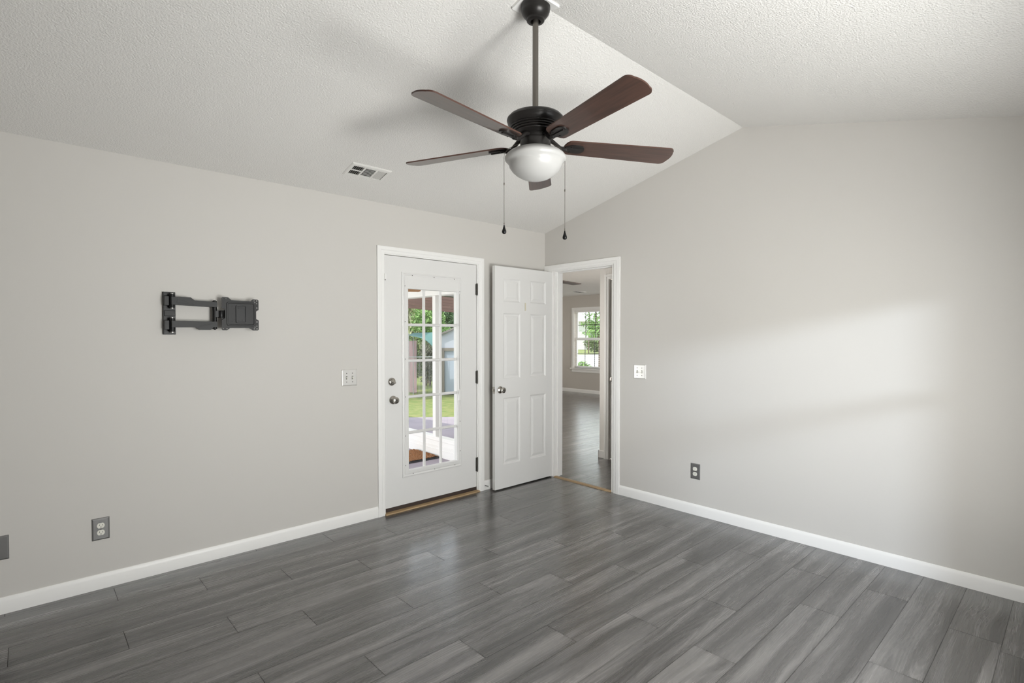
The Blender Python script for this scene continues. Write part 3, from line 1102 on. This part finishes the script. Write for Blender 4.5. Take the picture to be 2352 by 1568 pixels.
obj('flywheel', bm, M_BRONZE, fan, smooth=30)
bm = bmesh.new()
lathe(bm, [(0.052, Z(2.302)), (0.066, Z(2.299)), (0.069, Z(2.292)), (0.069, Z(2.256)), (0.066, Z(2.250)), (0.05, Z(2.248)), (0, Z(2.248))], seg=40)
for a in (0.3, 2.4, 4.4):
    lathe(bm, [(0.006, 0.068), (0.006, 0.075), (0.003, 0.078), (0, 0.078)], (0, 0, Z(2.272)), 'x', 12, 1)
    bmesh.ops.rotate(bm, cent=(0, 0, 0), matrix=Matrix.Rotation(a, 3, 'Z'), verts=[v for v in bm.verts if False])
obj('switch_housing', bm, [M_BRONZE, M_NICKEL], fan, smooth=35)
bm = bmesh.new()
lathe(bm, [(0.060, Z(2.262)), (0.070, Z(2.257)), (0.094, Z(2.250)), (0.120, Z(2.238)), (0.134, Z(2.226)), (0.1395, Z(2.217)), (0.1385, Z(2.208)), (0.131, Z(2.200)),
           (0.124, Z(2.194)), (0.121, Z(2.186)), (0.118, Z(2.175)), (0.106, Z(2.158)), (0.088, Z(2.142)), (0.064, Z(2.128)), (0.036, Z(2.1185)), (0.0, Z(2.115))], seg=64)
obj('glass_bowl', bm, M_OPAL, fan, smooth=60)
blade_me = None
iron_me = None
for k in range(5):
    ang = math.radians(42.3 + 72 * k)
    if blade_me is None:
        b_ = obj('blade', make_blade_bm(0.135, 0.678, 0.104, 0.130), [M_BLADE, M_BLADE_EDGE], fan, bevel=None)
        blade_me = b_.data
        bm = bmesh.new()
        # paddle bracket below the blade root, with a raised centre bar and two bolts
        pad = []
        for j in range(9):
            a = -PI / 2 + PI * j / 8
            pad.append((0.205 + 0.028 * math.cos(a), 0.030 * math.sin(a)))
        pad += [(0.165, 0.028), (0.142, 0.014), (0.142, -0.014), (0.165, -0.028)]
        prism(bm, pad, 'z', -0.0095, -0.003)
        prism(bm, [(0.130, -0.010), (0.222, -0.006), (0.222, 0.006), (0.130, 0.010)], 'z', -0.0145, -0.009)
        tube(bm, [(0.056, 0, 0.034), (0.078, 0, 0.028), (0.098, 0, 0.010), (0.118, 0, -0.007), (0.150, 0, -0.010)], 0.0095, 10)
        for bx_, by_ in ((0.168, 0.018), (0.168, -0.018), (0.214, 0.0)):
            lathe(bm, [(0.0042, -0.0090), (0.0042, -0.0125), (0.0, -0.0135)], (bx_, by_, 0), 'z', 10)
        i_ = obj('blade_iron', bm, M_BRONZE, b_, smooth=35)
        iron_me = i_.data
    else:
        b_ = bpy.data.objects.new('blade', blade_me)
        COL.objects.link(b_)
        b_.parent = fan
        i_ = bpy.data.objects.new('blade_iron', iron_me)
        COL.objects.link(i_)
        i_.parent = b_
    b_.location = (0, 0, Z(2.277))
    q = Matrix.Rotation(math.radians(1.0), 4, Vector((-0.7354, 0.6776, 0))) @ Matrix.Rotation(ang, 4, 'Z') @ Matrix.Rotation(math.radians(-12), 4, 'X')
    b_.rotation_euler = q.to_euler()
RT = Vector((0.7354, -0.6776, 0))
FW = Vector((0.6776, 0.7354, 0))
for s, zb, zc_ in ((-0.1425, 1.873, 2.10), (0.1345, 1.847, 2.07)):
    p = RT * s
    bm = bmesh.new()
    q = RT * (0.066 if s > 0 else -0.066)
    tube(bm, [(q.x, q.y, Z(2.285)), tuple((q * 0.3 + p * 0.7).to_tuple()[:2]) + (Z(2.262),), (p.x * 0.985, p.y * 0.985, Z(2.238)), (p.x, p.y, Z(2.222)), (p.x, p.y, Z(zb + 0.044))], 0.0011, 6)
    lathe(bm, [(0.0, 0.008), (0.0026, 0.004), (0.0026, -0.004), (0.0, -0.008)], (p.x, p.y, Z(zc_)), 'z', 10)
    lathe(bm, [(0.0, 0.006), (0.002, 0.003), (0.002, -0.003), (0.0, -0.006)], (p.x, p.y, Z(zb + 0.047)), 'z', 10)
    ch = obj('pull_chain', bm, M_CHAIN, fan, smooth=50)
    bm = bmesh.new()
    lathe(bm, [(0.0, 0.042), (0.0022, 0.041), (0.0034, 0.034), (0.0062, 0.024), (0.0098, 0.014), (0.0104, 0.009), (0.0088, 0.003), (0.005, 0.0004), (0.0, 0.0)], (p.x, p.y, Z(zb)), 'z', 24)
    obj('pull_fob', bm, M_BLACK3, ch, smooth=60)

# ------------------------------------------------------------------ windows of this room (behind the camera)
def window_frame(name, axis, c, s0, s1, z0, z1, label):
    w = thing(name, label, 'window')
    w['kind'] = 'structure'

    def B(sa, sb, za, zb, ca, cb):
        return bbox((sa, ca, za), (sb, cb, zb)) if axis == 'y' else bbox((ca, sa, za), (cb, sb, zb))
    bm = bmesh.new()
    for args in ((s0, s0 + 0.045, z0, z1), (s1 - 0.045, s1, z0, z1), (s0, s1, z0, z0 + 0.045), (s0, s1, z1 - 0.045, z1),
                 (s0, s1, 1.315, 1.36)):
        b2 = B(*args, c - 0.02, c + 0.02)
        me = bpy.data.meshes.new('t')
        b2.to_mesh(me)
        b2.free()
        bm.from_mesh(me)
        bpy.data.meshes.remove(me)
    obj('sash_frame', bm, M_TRIM, w)
    obj('glass', B(s0 + 0.03, s1 - 0.03, z0 + 0.03, z1 - 0.03, c - 0.002, c + 0.002), M_GLASS, w)
    return w


window_frame('window_2', 'y', YS - 0.07, -2.9, -1.16, 0.36, 1.86, 'white sash window in the south wall behind the camera')

# ------------------------------------------------------------------ hall and front room beyond the doorway
HL = 2.385
plank_floor('floor_hall', [(0.0, 1.4, -3.0, 1.4), (1.4, 3.1, -3.0, 3.2), (3.1, 6.2, -3.0, 5.6)], 0.0, None, 11)
bm = bmesh.new()
prism(bm, [(TH, -3.1), (6.35, -3.1), (6.35, 5.72), (3.1, 5.72), (3.1, 3.3), (1.4, 3.3), (1.4, 1.5), (TH, 1.5)], 'z', HL, HL + 0.1)
struct('ceiling_hall', bm, mat('smooth_ceiling', (0.72, 0.70, 0.67), 0.8))
# hall wall with the closet door
bm = bmesh.new()
wall_cells(bm, 'x', 1.0, 1.115, -3.0, 0.083, 0, HL, [(-0.83, -0.047, -1, 2.046)])
struct('wall_hall', bm, M_HALLW)
bm = bmesh.new()
for a in ((1.0 - 0.012, 0.010, 0), ):
    box(bm, (0.988, 0.006, 0), (1.0, 0.095, 0.088))
    box(bm, (0.988, 0.083, 0), (1.115, 0.095, 0.088))
struct('baseboard_hall', bm, M_TRIM, bevel=(0.004, 2))
casing('trim_7', 'x', 1.0, -0.045, -0.832, 2.044, 0.010, -0.888, 2.098)
d3 = thing('door_3', 'white closed closet door in the hall wall seen through the open doorway', 'door')
d3['kind'] = 'structure'
bm = bmesh.new()
box(bm, (1.016, -0.826, 0.012), (1.052, -0.051, 2.038))
obj('slab', bm, M_DOOR, d3)
knob(d3, 'door_knob', -0.108, 1.016, 0.918, ysign=-1, axis='x')
# far wall with the front window
XF = 6.2
WY0, WY1, WZ0, WZ1 = 3.45, 4.93, 0.60, 2.02
bm = bmesh.new()
wall_cells(bm, 'x', XF, XF + 0.15, -3.1, 5.72, 0, HL, [(WY0, WY1, WZ0, WZ1)])
struct('wall_far', bm, M_WALL2)
baseboard('baseboard_far', 'x', XF, -3.0, 5.6)
bm = bmesh.new()
wall_cells(bm, 'y', -3.12, -3.0, TH, XF, 0, HL, [(2.3, 4.5, 0.5, 2.05)])  # unseen opening, added to let the fill lamp in
struct('wall_front_south', bm, M_WALL2)
# unseen stepped walls north of hall and front room, added to block light
bm = bmesh.new()
box(bm, (TH, 1.4, -0.2), (1.5, 1.5, HL))
box(bm, (1.4, 1.5, -0.2), (1.5, 3.2, HL))
box(bm, (1.4, 3.2, -0.2), (3.2, 3.3, HL))
box(bm, (3.1, 3.3, -0.2), (3.2, 5.6, HL))
box(bm, (3.1, 5.6, -0.2), (6.35, 5.72, HL))
box(bm, (0.0, 0.14, -0.2), (TH, 1.5, HL))
struct('wall_north_steps', bm, M_HALLW)

w1 = thing('window_1', 'white double-hung front window with dark grilles in the far room', 'window')
w1['kind'] = 'structure'
bm = bmesh.new()
cw = 0.075
for q in (((XF - 0.016, WY1, WZ0 - 0.01), (XF, WY1 + cw, WZ1 + cw)), ((XF - 0.016, WY0 - cw, WZ0 - 0.01), (XF, WY0, WZ1 + cw)),
          ((XF - 0.016, WY0, WZ1), (XF, WY1, WZ1 + cw))):
    box(bm, *q)
obj('casing', bm, M_TRIM, w1, bevel=(0.003, 2))
bm = bmesh.new()
box(bm, (XF - 0.045, WY0 - cw - 0.03, WZ0 - 0.03), (XF + 0.06, WY1 + cw + 0.03, WZ0))
box(bm, (XF - 0.014, WY0 - cw, WZ0 - 0.10), (XF, WY1 + cw, WZ0 - 0.03))
obj('window_sill', bm, M_TRIM, w1, bevel=(0.003, 2))
bm = bmesh.new()
zm = 1.31
for (za, zb, xo) in ((zm, WZ1, 0.085), (WZ0, zm + 0.02, 0.060)):
    wall_cells(bm, 'x', XF + xo, XF + xo + 0.024, WY0, WY1, za, zb, [(WY0 + 0.045, WY1 - 0.045, za + 0.042, zb - 0.042)])
obj('sash_frame', bm, M_TRIM, w1)
bm = bmesh.new()
for k in range(1, 5):
    y = WY0 + (WY1 - WY0) * k / 5 + 0.01
    box(bm, (XF + 0.10, y - 0.008, zm), (XF + 0.106, y + 0.008, WZ1))
    box(bm, (XF + 0.075, y - 0.008, WZ0), (XF + 0.081, y + 0.008, zm))
box(bm, (XF + 0.10, WY0, 1.655), (XF + 0.106, WY1, 1.671))
box(bm, (XF + 0.075, WY0, 0.945), (XF + 0.081, WY1, 0.961))
obj('grille', bm, M_HINGE, w1)
obj('glass', bbox((XF + 0.095, WY0 + 0.03, zm + 0.02), (XF + 0.098, WY1 - 0.03, WZ1 - 0.03)), M_GLASS, w1)
obj('glass', bbox((XF + 0.070, WY0 + 0.03, WZ0 + 0.03), (XF + 0.073, WY1 - 0.03, zm)), M_GLASS, w1)

# raised blind in that window
bl = thing('window_blind', 'white slatted blind hanging in the front window of the far room', 'blind', (XF + 0.03, (WY0 + WY1) / 2, WZ1))
hw = (WY1 - WY0) / 2 - 0.012
obj('headrail', bbox((-0.018, -hw, -0.045), (0.018, hw, 0.0)), M_TRIM, bl)
for k in range(26):
    z = -0.075 - 0.0495 * k
    bm = bmesh.new()
    box(bm, (-0.020, -hw, z - 0.001), (0.020, hw, z + 0.001))
    o = obj('slat', bm, M_TRIM, bl)
obj('bottom_rail', bbox((-0.018, -hw, -1.385), (0.018, hw, -1.365)), M_TRIM, bl)
for y in (-0.45, 0.45):
    bm = bmesh.new()
    tube(bm, [(0, y, -0.04), (0, y, -1.37)], 0.0012, 5)
    obj('lift_cord', bm, M_TRIM, bl)

# second ceiling fan and register in the front room
HUB = Vector((0.66, 0.55, 2.06))
f2 = thing('ceiling_fan', 'second dark ceiling fan in the far room, one blade seen past the door jamb', 'ceiling fan', (HUB.x, HUB.y, HL))
bm = bmesh.new()
lathe(bm, [(0.055, 0), (0.055, -0.02), (0.02, -0.05), (0.012, -0.055), (0.012, -0.20), (0.05, -0.21), (0.075, -0.235), (0.075, -0.30), (0.05, -0.33), (0.0, -0.34)], seg=32)
obj('motor_housing', bm, M_BRONZE, f2, smooth=35)
for k in range(2):
    b_ = obj('blade', make_blade_bm(0.08, 0.70, 0.11, 0.13, 0.009), [M_SWEEP, M_SWEEP], f2)
    b_.location = (0, 0, HUB.z - HL)
    b_.rotation_euler = (Matrix.Rotation(math.radians(12.8 + 180 * k), 4, 'Z') @ Matrix.Rotation(math.radians(-2.5), 4, 'X')).to_euler()
v2 = thing('ceiling_vent', 'small white register in the flat ceiling of the far room', 'vent', (5.25, 4.0, HL))
obj('frame', bbox((-0.17, -0.09, -0.007), (0.17, 0.09, 0.0)), M_VENT, v2)
bm = bmesh.new()
for k in range(9):
    y = -0.06 + 0.015 * k
    box(bm, (-0.13, y - 0.0045, -0.0085), (0.13, y + 0.0045, -0.007))
obj('louvre_slots', bm, M_VENTBACK, v2)


# ------------------------------------------------------------------ outdoors
def cam_point(px, py, depth):
    """point of the place at a known depth, from survey of the photograph"""
    f, hy, p = 1212.87, 796.38, -0.0219
    u, v = (px - 1176) / f, (hy - py) / f
    b, c = math.cos(p) - math.sin(p) * v, math.sin(p) + math.cos(p) * v
    k = depth / b
    return Vector((-3.8578, -3.698, 1.41)) + RT * u * k + FW * depth + Vector((0, 0, c * k))


G = -0.2
bm = bmesh.new()
box(bm, (-40, 0.2, G - 0.3), (60, 60, G - 0.012))
box(bm, (6.4, -30, G - 0.3), (60, 0.2, G - 0.012))
struct('ground_lawn', bm, M_LAWN)
bm = bmesh.new()
prism(bm, [(-6.0, 0.14), (3.9, 0.14), (3.9, 3.48), (2.34, 4.74), (1.66, 5.29), (-1.0, 7.45), (-6.0, 7.45)], 'z', G - 0.1, G)
struct('patio_floor', bm, M_CONC)

# screened porch: kick wall, posts and beam along its east side, white ceiling above
pw = thing('porch_side_wall', 'white framed open side of the porch seen through the door glass', 'porch wall', (0.137, 1.42, G))
bm = bmesh.new()
box(bm, (0.0, 0.0, 0.0), (0.09, 4.5, 0.21))
box(bm, (-0.006, 0.0, 0.095), (0.0, 4.5, 0.105))
box(bm, (-0.006, 0.0, 0.140), (0.0, 4.5, 0.150))
obj('kick_panel', bm, M_PORCHW, pw)
obj('sill_rail', bbox((-0.012, 0.0, 0.21), (0.10, 4.5, 0.265)), M_PORCHW, pw, bevel=(0.006, 2))
for y in (0.75, 2.6, 4.41):
    obj('post', bbox((0.0, y - 0.034, 0.265), (0.09, y + 0.034, 2.135)), M_PORCHW, pw)
obj('top_beam', bbox((-0.03, 0.0, 2.135), (0.12, 4.5, 2.50)), M_PORCHW, pw)
bm = bbox((-6.0, 0.14, 2.30), (0.34, 6.0, 2.42))
struct('porch_ceiling', bm, M_PORCHW)
mt = thing('doormat', 'orange-brown coir doormat with black rubber edge on the porch floor', 'doormat', (-0.36, 2.32, G))
obj('rubber_base', bbox((-0.50, -0.305, 0.0), (0.487, 0.305, 0.016)), M_RUBBER, mt)
bm = bmesh.new()
rr = random.Random(5)
nx, ny = 70, 44
grid = [[bm.verts.new((-0.485 + 0.955 * i / nx, -0.285 + 0.57 * j / ny, 0.026 + rr.uniform(-0.006, 0.008))) for j in range(ny + 1)] for i in range(nx + 1)]
for i in range(nx):
    for j in range(ny):
        bm.faces.new((grid[i][j], grid[i + 1][j], grid[i + 1][j + 1], grid[i][j + 1]))
obj('coir_pile', bm, M_COIR, mt)
# porch fan, one blade in view
pf = thing('ceiling_fan', 'porch ceiling fan with orange-brown blades seen at the top of the door glass', 'ceiling fan', (-0.68, 2.62, 2.30))
bm = bmesh.new()
lathe(bm, [(0.06, 0), (0.06, -0.03), (0.015, -0.05), (0.015, -0.16), (0.09, -0.18), (0.10, -0.27), (0.05, -0.31), (0.0, -0.31)], seg=28)
obj('motor_housing', bm, M_NICKEL, pf, smooth=35)
PFT = Vector((0.02, 2.305, 0)) - Vector((-0.68, 2.62, 0))
pa = math.atan2(PFT.y, PFT.x)
for k in range(4):
    bm = make_blade_bm(0.13, PFT.length, 0.11, 0.13)
    b_ = obj('blade', bm, [M_ORANGEWOOD, M_ORANGEWOOD], pf)
    b_.location = (0, 0, -0.298)
    b_.rotation_euler = (Matrix.Rotation(pa + PI / 2 * k, 4, 'Z') @ Matrix.Rotation(math.radians(-8), 4, 'X')).to_euler()


def leaf_cloud(bm, c, rad, n, size, rnd, shell=0.55, droop=0.0, long=1.6):
    for _ in range(n):
        d = Vector((rnd.gauss(0, 1), rnd.gauss(0, 1), rnd.gauss(0, 1))).normalized()
        r = rnd.uniform(shell, 1.0)
        p = Vector((c[0] + d.x * rad[0] * r, c[1] + d.y * rad[1] * r, c[2] + d.z * rad[2] * r))
        a = Vector((rnd.uniform(-1, 1), rnd.uniform(-1, 1), rnd.uniform(-1, 1) - droop)).normalized()
        b = a.cross(Vector((rnd.uniform(-1, 1), rnd.uniform(-1, 1), rnd.uniform(-1, 1)))).normalized()
        s = size * rnd.uniform(0.6, 1.3)
        a, b = a * s * long, b * s
        q = [bm.verts.new(v) for v in (p - a, p - a * 0.2 + b * 0.5, p + a, p - a * 0.2 - b * 0.5)]
        bm.faces.new(q)


def bush(name, label, cat, base, blobs, n, size, m, seed, group=None, trunk=None, **kw):
    """blobs: (dx, dy, z, rx, ry, rz) around the base"""
    rnd = random.Random(seed)
    t = thing(name, label, cat, base, 0, group)
    bm = bmesh.new()
    for b in blobs:
        leaf_cloud(bm, b[:3], b[3:], n, size, rnd, **kw)
    obj('foliage', bm, m, t)
    bm = bmesh.new()
    if trunk:
        tube(bm, [(0, 0, 0), (trunk[1] * 0.3, 0, trunk[2] * 0.5), (trunk[1], 0, trunk[2])], trunk[0], 10)
        for b in blobs:
            tube(bm, [(trunk[1] * 0.3, 0, trunk[2] * 0.5), ((b[0] + trunk[1]) / 2, b[1] / 2, (trunk[2] + b[2]) / 2), (b[0], b[1], b[2])], trunk[0] * 0.45, 7)
    else:
        for b in blobs:
            tube(bm, [(b[0] * 0.5, b[1] * 0.5, 0), (b[0], b[1], b[2])], 0.03, 7)
    obj('trunk' if trunk else 'stems', bm, M_BARK, t)
    return t


def gp(px, depth):
    p = cam_point(px, 800, depth)
    return (p.x, p.y, G)


# hedge trees closing the garden
bush('weeping_tree', 'pale weeping tree behind the garden, left part of the door glass', 'tree', gp(927, 21.2),
     [(0, 0, 2.6, 0.8, 0.8, 0.8), (0.5, -0.4, 2.2, 0.7, 0.7, 0.8), (-0.6, 0.3, 2.4, 0.8, 0.8, 0.9), (0.1, 0, 1.6, 0.8, 0.8, 0.6)], 1500, 0.10, M_LEAF_L, 21,
     trunk=(0.10, 0.1, 1.6), droop=1.4, long=3.0, shell=0.2)
bush('shrub', 'yellow-green shrub between the weeping tree and the porch post', 'shrub', gp(983, 17.8),
     [(0, 0, 2.1, 0.6, 0.6, 0.7), (0.2, -0.2, 1.5, 0.6, 0.6, 0.6)], 2600, 0.04, M_LEAF_F, 22, trunk=(0.06, 0.1, 1.4), shell=0.2)
bush('shrub', 'dark green leafy shrub rising behind the shed roof', 'shrub', gp(1046, 20.2),
     [(0, 0, 2.2, 0.8, 0.8, 1.0), (0.6, -0.5, 1.9, 0.9, 0.9, 1.1), (0.2, -0.1, 1.3, 0.7, 0.7, 0.9)], 3000, 0.048, M_LEAF_D, 23, trunk=(0.08, 0.1, 1.4), shell=0.3)
bush('shrub', 'mid green shrub below the teal canopy beside the fence', 'shrub', gp(941, 15.9),
     [(0, 0, 1.15, 0.34, 0.34, 0.5), (0.05, -0.05, 0.7, 0.34, 0.34, 0.5)], 1200, 0.045, M_LEAF_M, 24, shell=0.2)
bush('brush', 'grey-green brush between the fence panel and the shed', 'shrub', gp(979, 16.9),
     [(0, 0, 0.8, 0.30, 0.30, 0.8), (0.16, -0.16, 0.75, 0.28, 0.28, 0.75)], 1500, 0.03, M_DRY, 25, shell=0.1, long=2.5)
bush('hedge', 'dark hedge along the back of the garden', 'hedge', gp(965, 27.0),
     [(x, -x * 0.9, z, 1.1, 1.1, 1.1) for x in (-1.6, -0.5, 0.6, 1.7, 2.8) for z in (0.9, 2.4, 3.6)], 700, 0.13, M_LEAF_D, 26, shell=0.2)
bush('shade_tree', 'broad tree to the left of the view that shades the back lawn', 'tree', (1.9, 11.2, G),
     [(0, 0, 3.2, 1.3, 1.3, 0.9), (0.9, -0.6, 3.0, 1.1, 1.1, 0.8), (-0.8, 0.5, 3.3, 1.2, 1.2, 0.9)], 900, 0.12, M_LEAF_M, 27, trunk=(0.13, 0.2, 2.4))

# fence panel
base = cam_point(914, 880, 14.6)
fe = thing('wood_fence', 'weathered pinkish board fence panel at the left edge of the door glass', 'fence', (base.x, base.y, G), math.atan2(-0.6776, 0.7354))
for k in range(5):
    bm = bbox((0.105 * k, -0.01, 0.03), (0.105 * k + 0.099, 0.01, 1.46 - 0.01 * (k % 2)))
    obj('board', bm, M_FENCE, fe)
bm = bmesh.new()
for z in (0.35, 1.15):
    box(bm, (0.0, 0.01, z), (0.52, 0.05, z + 0.08))
box(bm, (0.40, 0.05, 0.0), (0.49, 0.14, 1.3))
obj('rails', bm, M_FENCE, fe)

# wire fence rail
a, b = cam_point(920, 820, 13.2), cam_point(1003, 820, 13.4)
cf = thing('wire_fence', 'low galvanised wire fence crossing in front of the brush', 'fence', (a.x, a.y, G))
bm = bmesh.new()
tube(bm, [(0, 0, a.z - G), (b.x - a.x, b.y - a.y, a.z - G)], 0.012, 8)
obj('top_rail', bm, M_GALV, cf)
for t in (0.0, 1.0):
    bm = bmesh.new()
    x, y = (b.x - a.x) * t, (b.y - a.y) * t
    tube(bm, [(x, y, 0), (x, y, a.z - G + 0.03)], 0.02, 8)
    obj('post', bm, M_GALV, cf)
bm = bmesh.new()
for k in range(26):
    t = k / 25
    x, y = (b.x - a.x) * t, (b.y - a.y) * t
    tube(bm, [(x, y, 0.02), (x, y, a.z - G)], 0.0022, 4)
obj('wire_mesh', bm, M_GALV, cf)

# shed: local x to the right, y away from the house
base = cam_point(1002, 905, 14.31)
sh = thing('shed', 'pale blue gabled garden shed on the right of the door glass', 'shed', (base.x, base.y, G), math.atan2(-0.6776, 0.7354))
eave, peak, half = 1.57, 2.12, 1.35
bm = bmesh.new()
prism(bm, [(0, 0), (0.10, 0), (0.10, 1.24), (1.12, 1.24), (1.12, 0), (2 * half, 0), (2 * half, eave), (half, peak), (0, eave)], 'y', 0, 0.06)
box(bm, (0, 0.06, 0), (0.06, 1.8, eave))
box(bm, (2 * half - 0.06, 0.06, 0), (2 * half, 1.8, eave))
prism(bm, [(0, 0), (2 * half, 0), (2 * half, eave), (half, peak), (0, eave)], 'y', 1.74, 1.8)
obj('walls', bm, M_SHED, sh)
bm = bmesh.new()
for sgn in (-1, 1):
    x0, x1 = half + sgn * (half + 0.12), half
    z0, z1 = eave - 0.12 * (peak - eave) / half, peak
    prism(bm, [(x0, z0), (x1, z1), (x1, z1 + 0.05), (x0, z0 + 0.05)], 'y', -0.10, 1.9)
obj('roof', bm, M_ROOF, sh)
obj('door_header', bbox((0.10, -0.03, 1.19), (1.12, 0.0, 1.27)), M_SHEDTRIM, sh)
obj('door_post', bbox((0.12, -0.06, 0.0), (0.225, 0.02, 1.19)), M_SHEDTRIM, sh)
bm = bmesh.new()
box(bm, (0.225, 0.02, 0.03), (1.12, 0.05, 1.20))
for k in range(1, 7):
    box(bm, (0.225 + 0.128 * k, 0.015, 0.03), (0.23 + 0.128 * k, 0.02, 1.20))
obj('door', bm, M_SHEDDOOR, sh)

# neighbouring lean-to: brown boarded eave above the garden
P1, P2 = cam_point(925, 706, 13.0), cam_point(1060, 719, 15.2)
d = (P2 - P1)
le = thing('lean_to_roof', 'brown boarded roof edge above the garden behind the porch beam', 'roof', (P1.x, P1.y, G), math.atan2(d.y, d.x))
Ld = math.hypot(d.x, d.y)
z1 = P1.z - G
dz = P2.z - P1.z
for k in range(5):
    bm = bmesh.new()
    za, zb = z1 + 0.085 * k, z1 + 0.085 * k + 0.078
    bm_v = [(-0.8, za - dz * 0.8 / Ld), (Ld + 1.2, za + dz * (Ld + 1.2) / Ld), (Ld + 1.2, zb + dz * (Ld + 1.2) / Ld), (-0.8, zb - dz * 0.8 / Ld)]
    prism(bm, bm_v, 'y', 0.02 * k, 0.02 * k + 0.03)
    obj('board', bm, M_BROWNWOOD, le)
obj('roof_deck', bbox((-0.8, 0.12, z1 + 0.42), (Ld + 1.2, 1.0, z1 + 0.47)), M_ROOF, le)
for x in (-0.7, Ld + 1.1):
    obj('post', bbox((x - 0.05, 0.85, 0.0), (x + 0.05, 0.95, z1 + 0.42)), M_SHEDTRIM, le)

# teal canopy
base = cam_point(983, 800, 13.5)
ca = thing('teal_canopy', 'sagging teal canvas canopy in front of the trees', 'canopy', (base.x, base.y, G), math.atan2(-0.6776, 0.7354))
bm = bmesh.new()
n = 10
V = []
for i in range(n + 1):
    row = []
    for j in range(n + 1):
        u, v = i / n, j / n
        x = -0.44 + 0.66 * u
        y = -0.5 + 1.0 * v
        top = 1.675 + 0.02 * u
        sag = (0.06 + 0.38 * u ** 1.2) * (1 - v) * (1.0 - 0.35 * math.sin(PI * u))
        row.append(bm.verts.new((x, y * 0.6, top - sag - 0.05 * math.sin(PI * u) * math.sin(PI * v))))
    V.append(row)
for i in range(n):
    for j in range(n):
        bm.faces.new((V[i][j], V[i + 1][j], V[i + 1][j + 1], V[i][j + 1]))
o = obj('canvas', bm, M_TEAL, ca, smooth=60)
md = o.modifiers.new('solid', 'SOLIDIFY')
md.thickness = 0.006
for x in (-0.43, 0.21):
    for y in (-0.3, 0.3):
        bm = bmesh.new()
        tube(bm, [(x, y, 0), (x, y, 1.66)], 0.008, 8)
        obj('pole', bm, M_GALV, ca)

# front garden beyond the far window
def gf(px, depth, z=-0.3):
    p = cam_point(px, 800, depth)
    return (p.x, p.y, z)


u_ = FW * 1.0
bm = bmesh.new()
a, b, c, d_ = (cam_point(1150, 843, 16.5), cam_point(1620, 843, 16.5), cam_point(1620, 822, 44), cam_point(1150, 822, 44))
prism(bm, [(p.x, p.y) for p in (a, b, c, d_)], 'z', G - 0.1, G - 0.004)
struct('ground_driveway', bm, mat('driveway_concrete', (0.62, 0.60, 0.58), 0.9, noise=(0.6, (0.70, 0.69, 0.67), (1, 1, 1))))
bush('front_tree', 'fresh green tree filling the upper right of the front window', 'tree', gf(1378, 22, G),
     [(0, 0, 2.7, 0.9, 0.9, 1.0), (-0.2, 0.2, 1.9, 0.55, 0.55, 0.6), (0.7, -0.6, 2.4, 0.9, 0.9, 0.9), (-0.3, 0.3, 3.4, 0.9, 0.9, 0.6)], 330, 0.07, M_LEAF_F, 31, trunk=(0.07, 0.05, 2.0), shell=0.1)
bush('street_tree', 'hazy green street tree at the top left of the front window', 'tree', gf(1352, 46, G),
     [(0, 0, 4.6, 1.4, 1.4, 0.9), (1.2, -1.0, 4.9, 1.2, 1.2, 0.8)], 900, 0.12, M_LEAF_M, 32, trunk=(0.05, 0.1, 3.6), shell=0.2)
bush('round_bush', 'round clipped bush on the far side of the drive', 'shrub', gf(1366, 47, G),
     [(0, 0, 0.9, 1.0, 1.0, 0.8), (0.6, -0.5, 0.6, 0.8, 0.8, 0.6)], 1500, 0.08, M_LEAF_M, 33, shell=0.2)
bush('low_plant', 'small plant just outside the front window sill', 'plant', gf(1336, 15.2, G),
     [(0, 0, 0.72, 0.20, 0.20, 0.16), (0.1, -0.1, 0.6, 0.2, 0.2, 0.2)], 260, 0.035, M_LEAF_F, 34, shell=0.2)
base = cam_point(1290, 800, 60)
hs = thing('house', 'pale house across the street in the front window', 'house', (base.x, base.y, G), math.atan2(-0.6776, 0.7354))
obj('walls', bbox((-6, 0, 0), (12, 6, 3.2)), M_HOUSE, hs)
bm = bmesh.new()
prism(bm, [(-0.5, 3.2), (3, 4.9), (6.5, 3.2)], 'x', -6.5, 12.5)
obj('roof', bm, M_HOUSE, hs)
for x in (0.6, 3.2):
    obj('window', bbox((x, -0.04, 1.0), (x + 1.0, 0.0, 2.3)), M_GALV, hs)
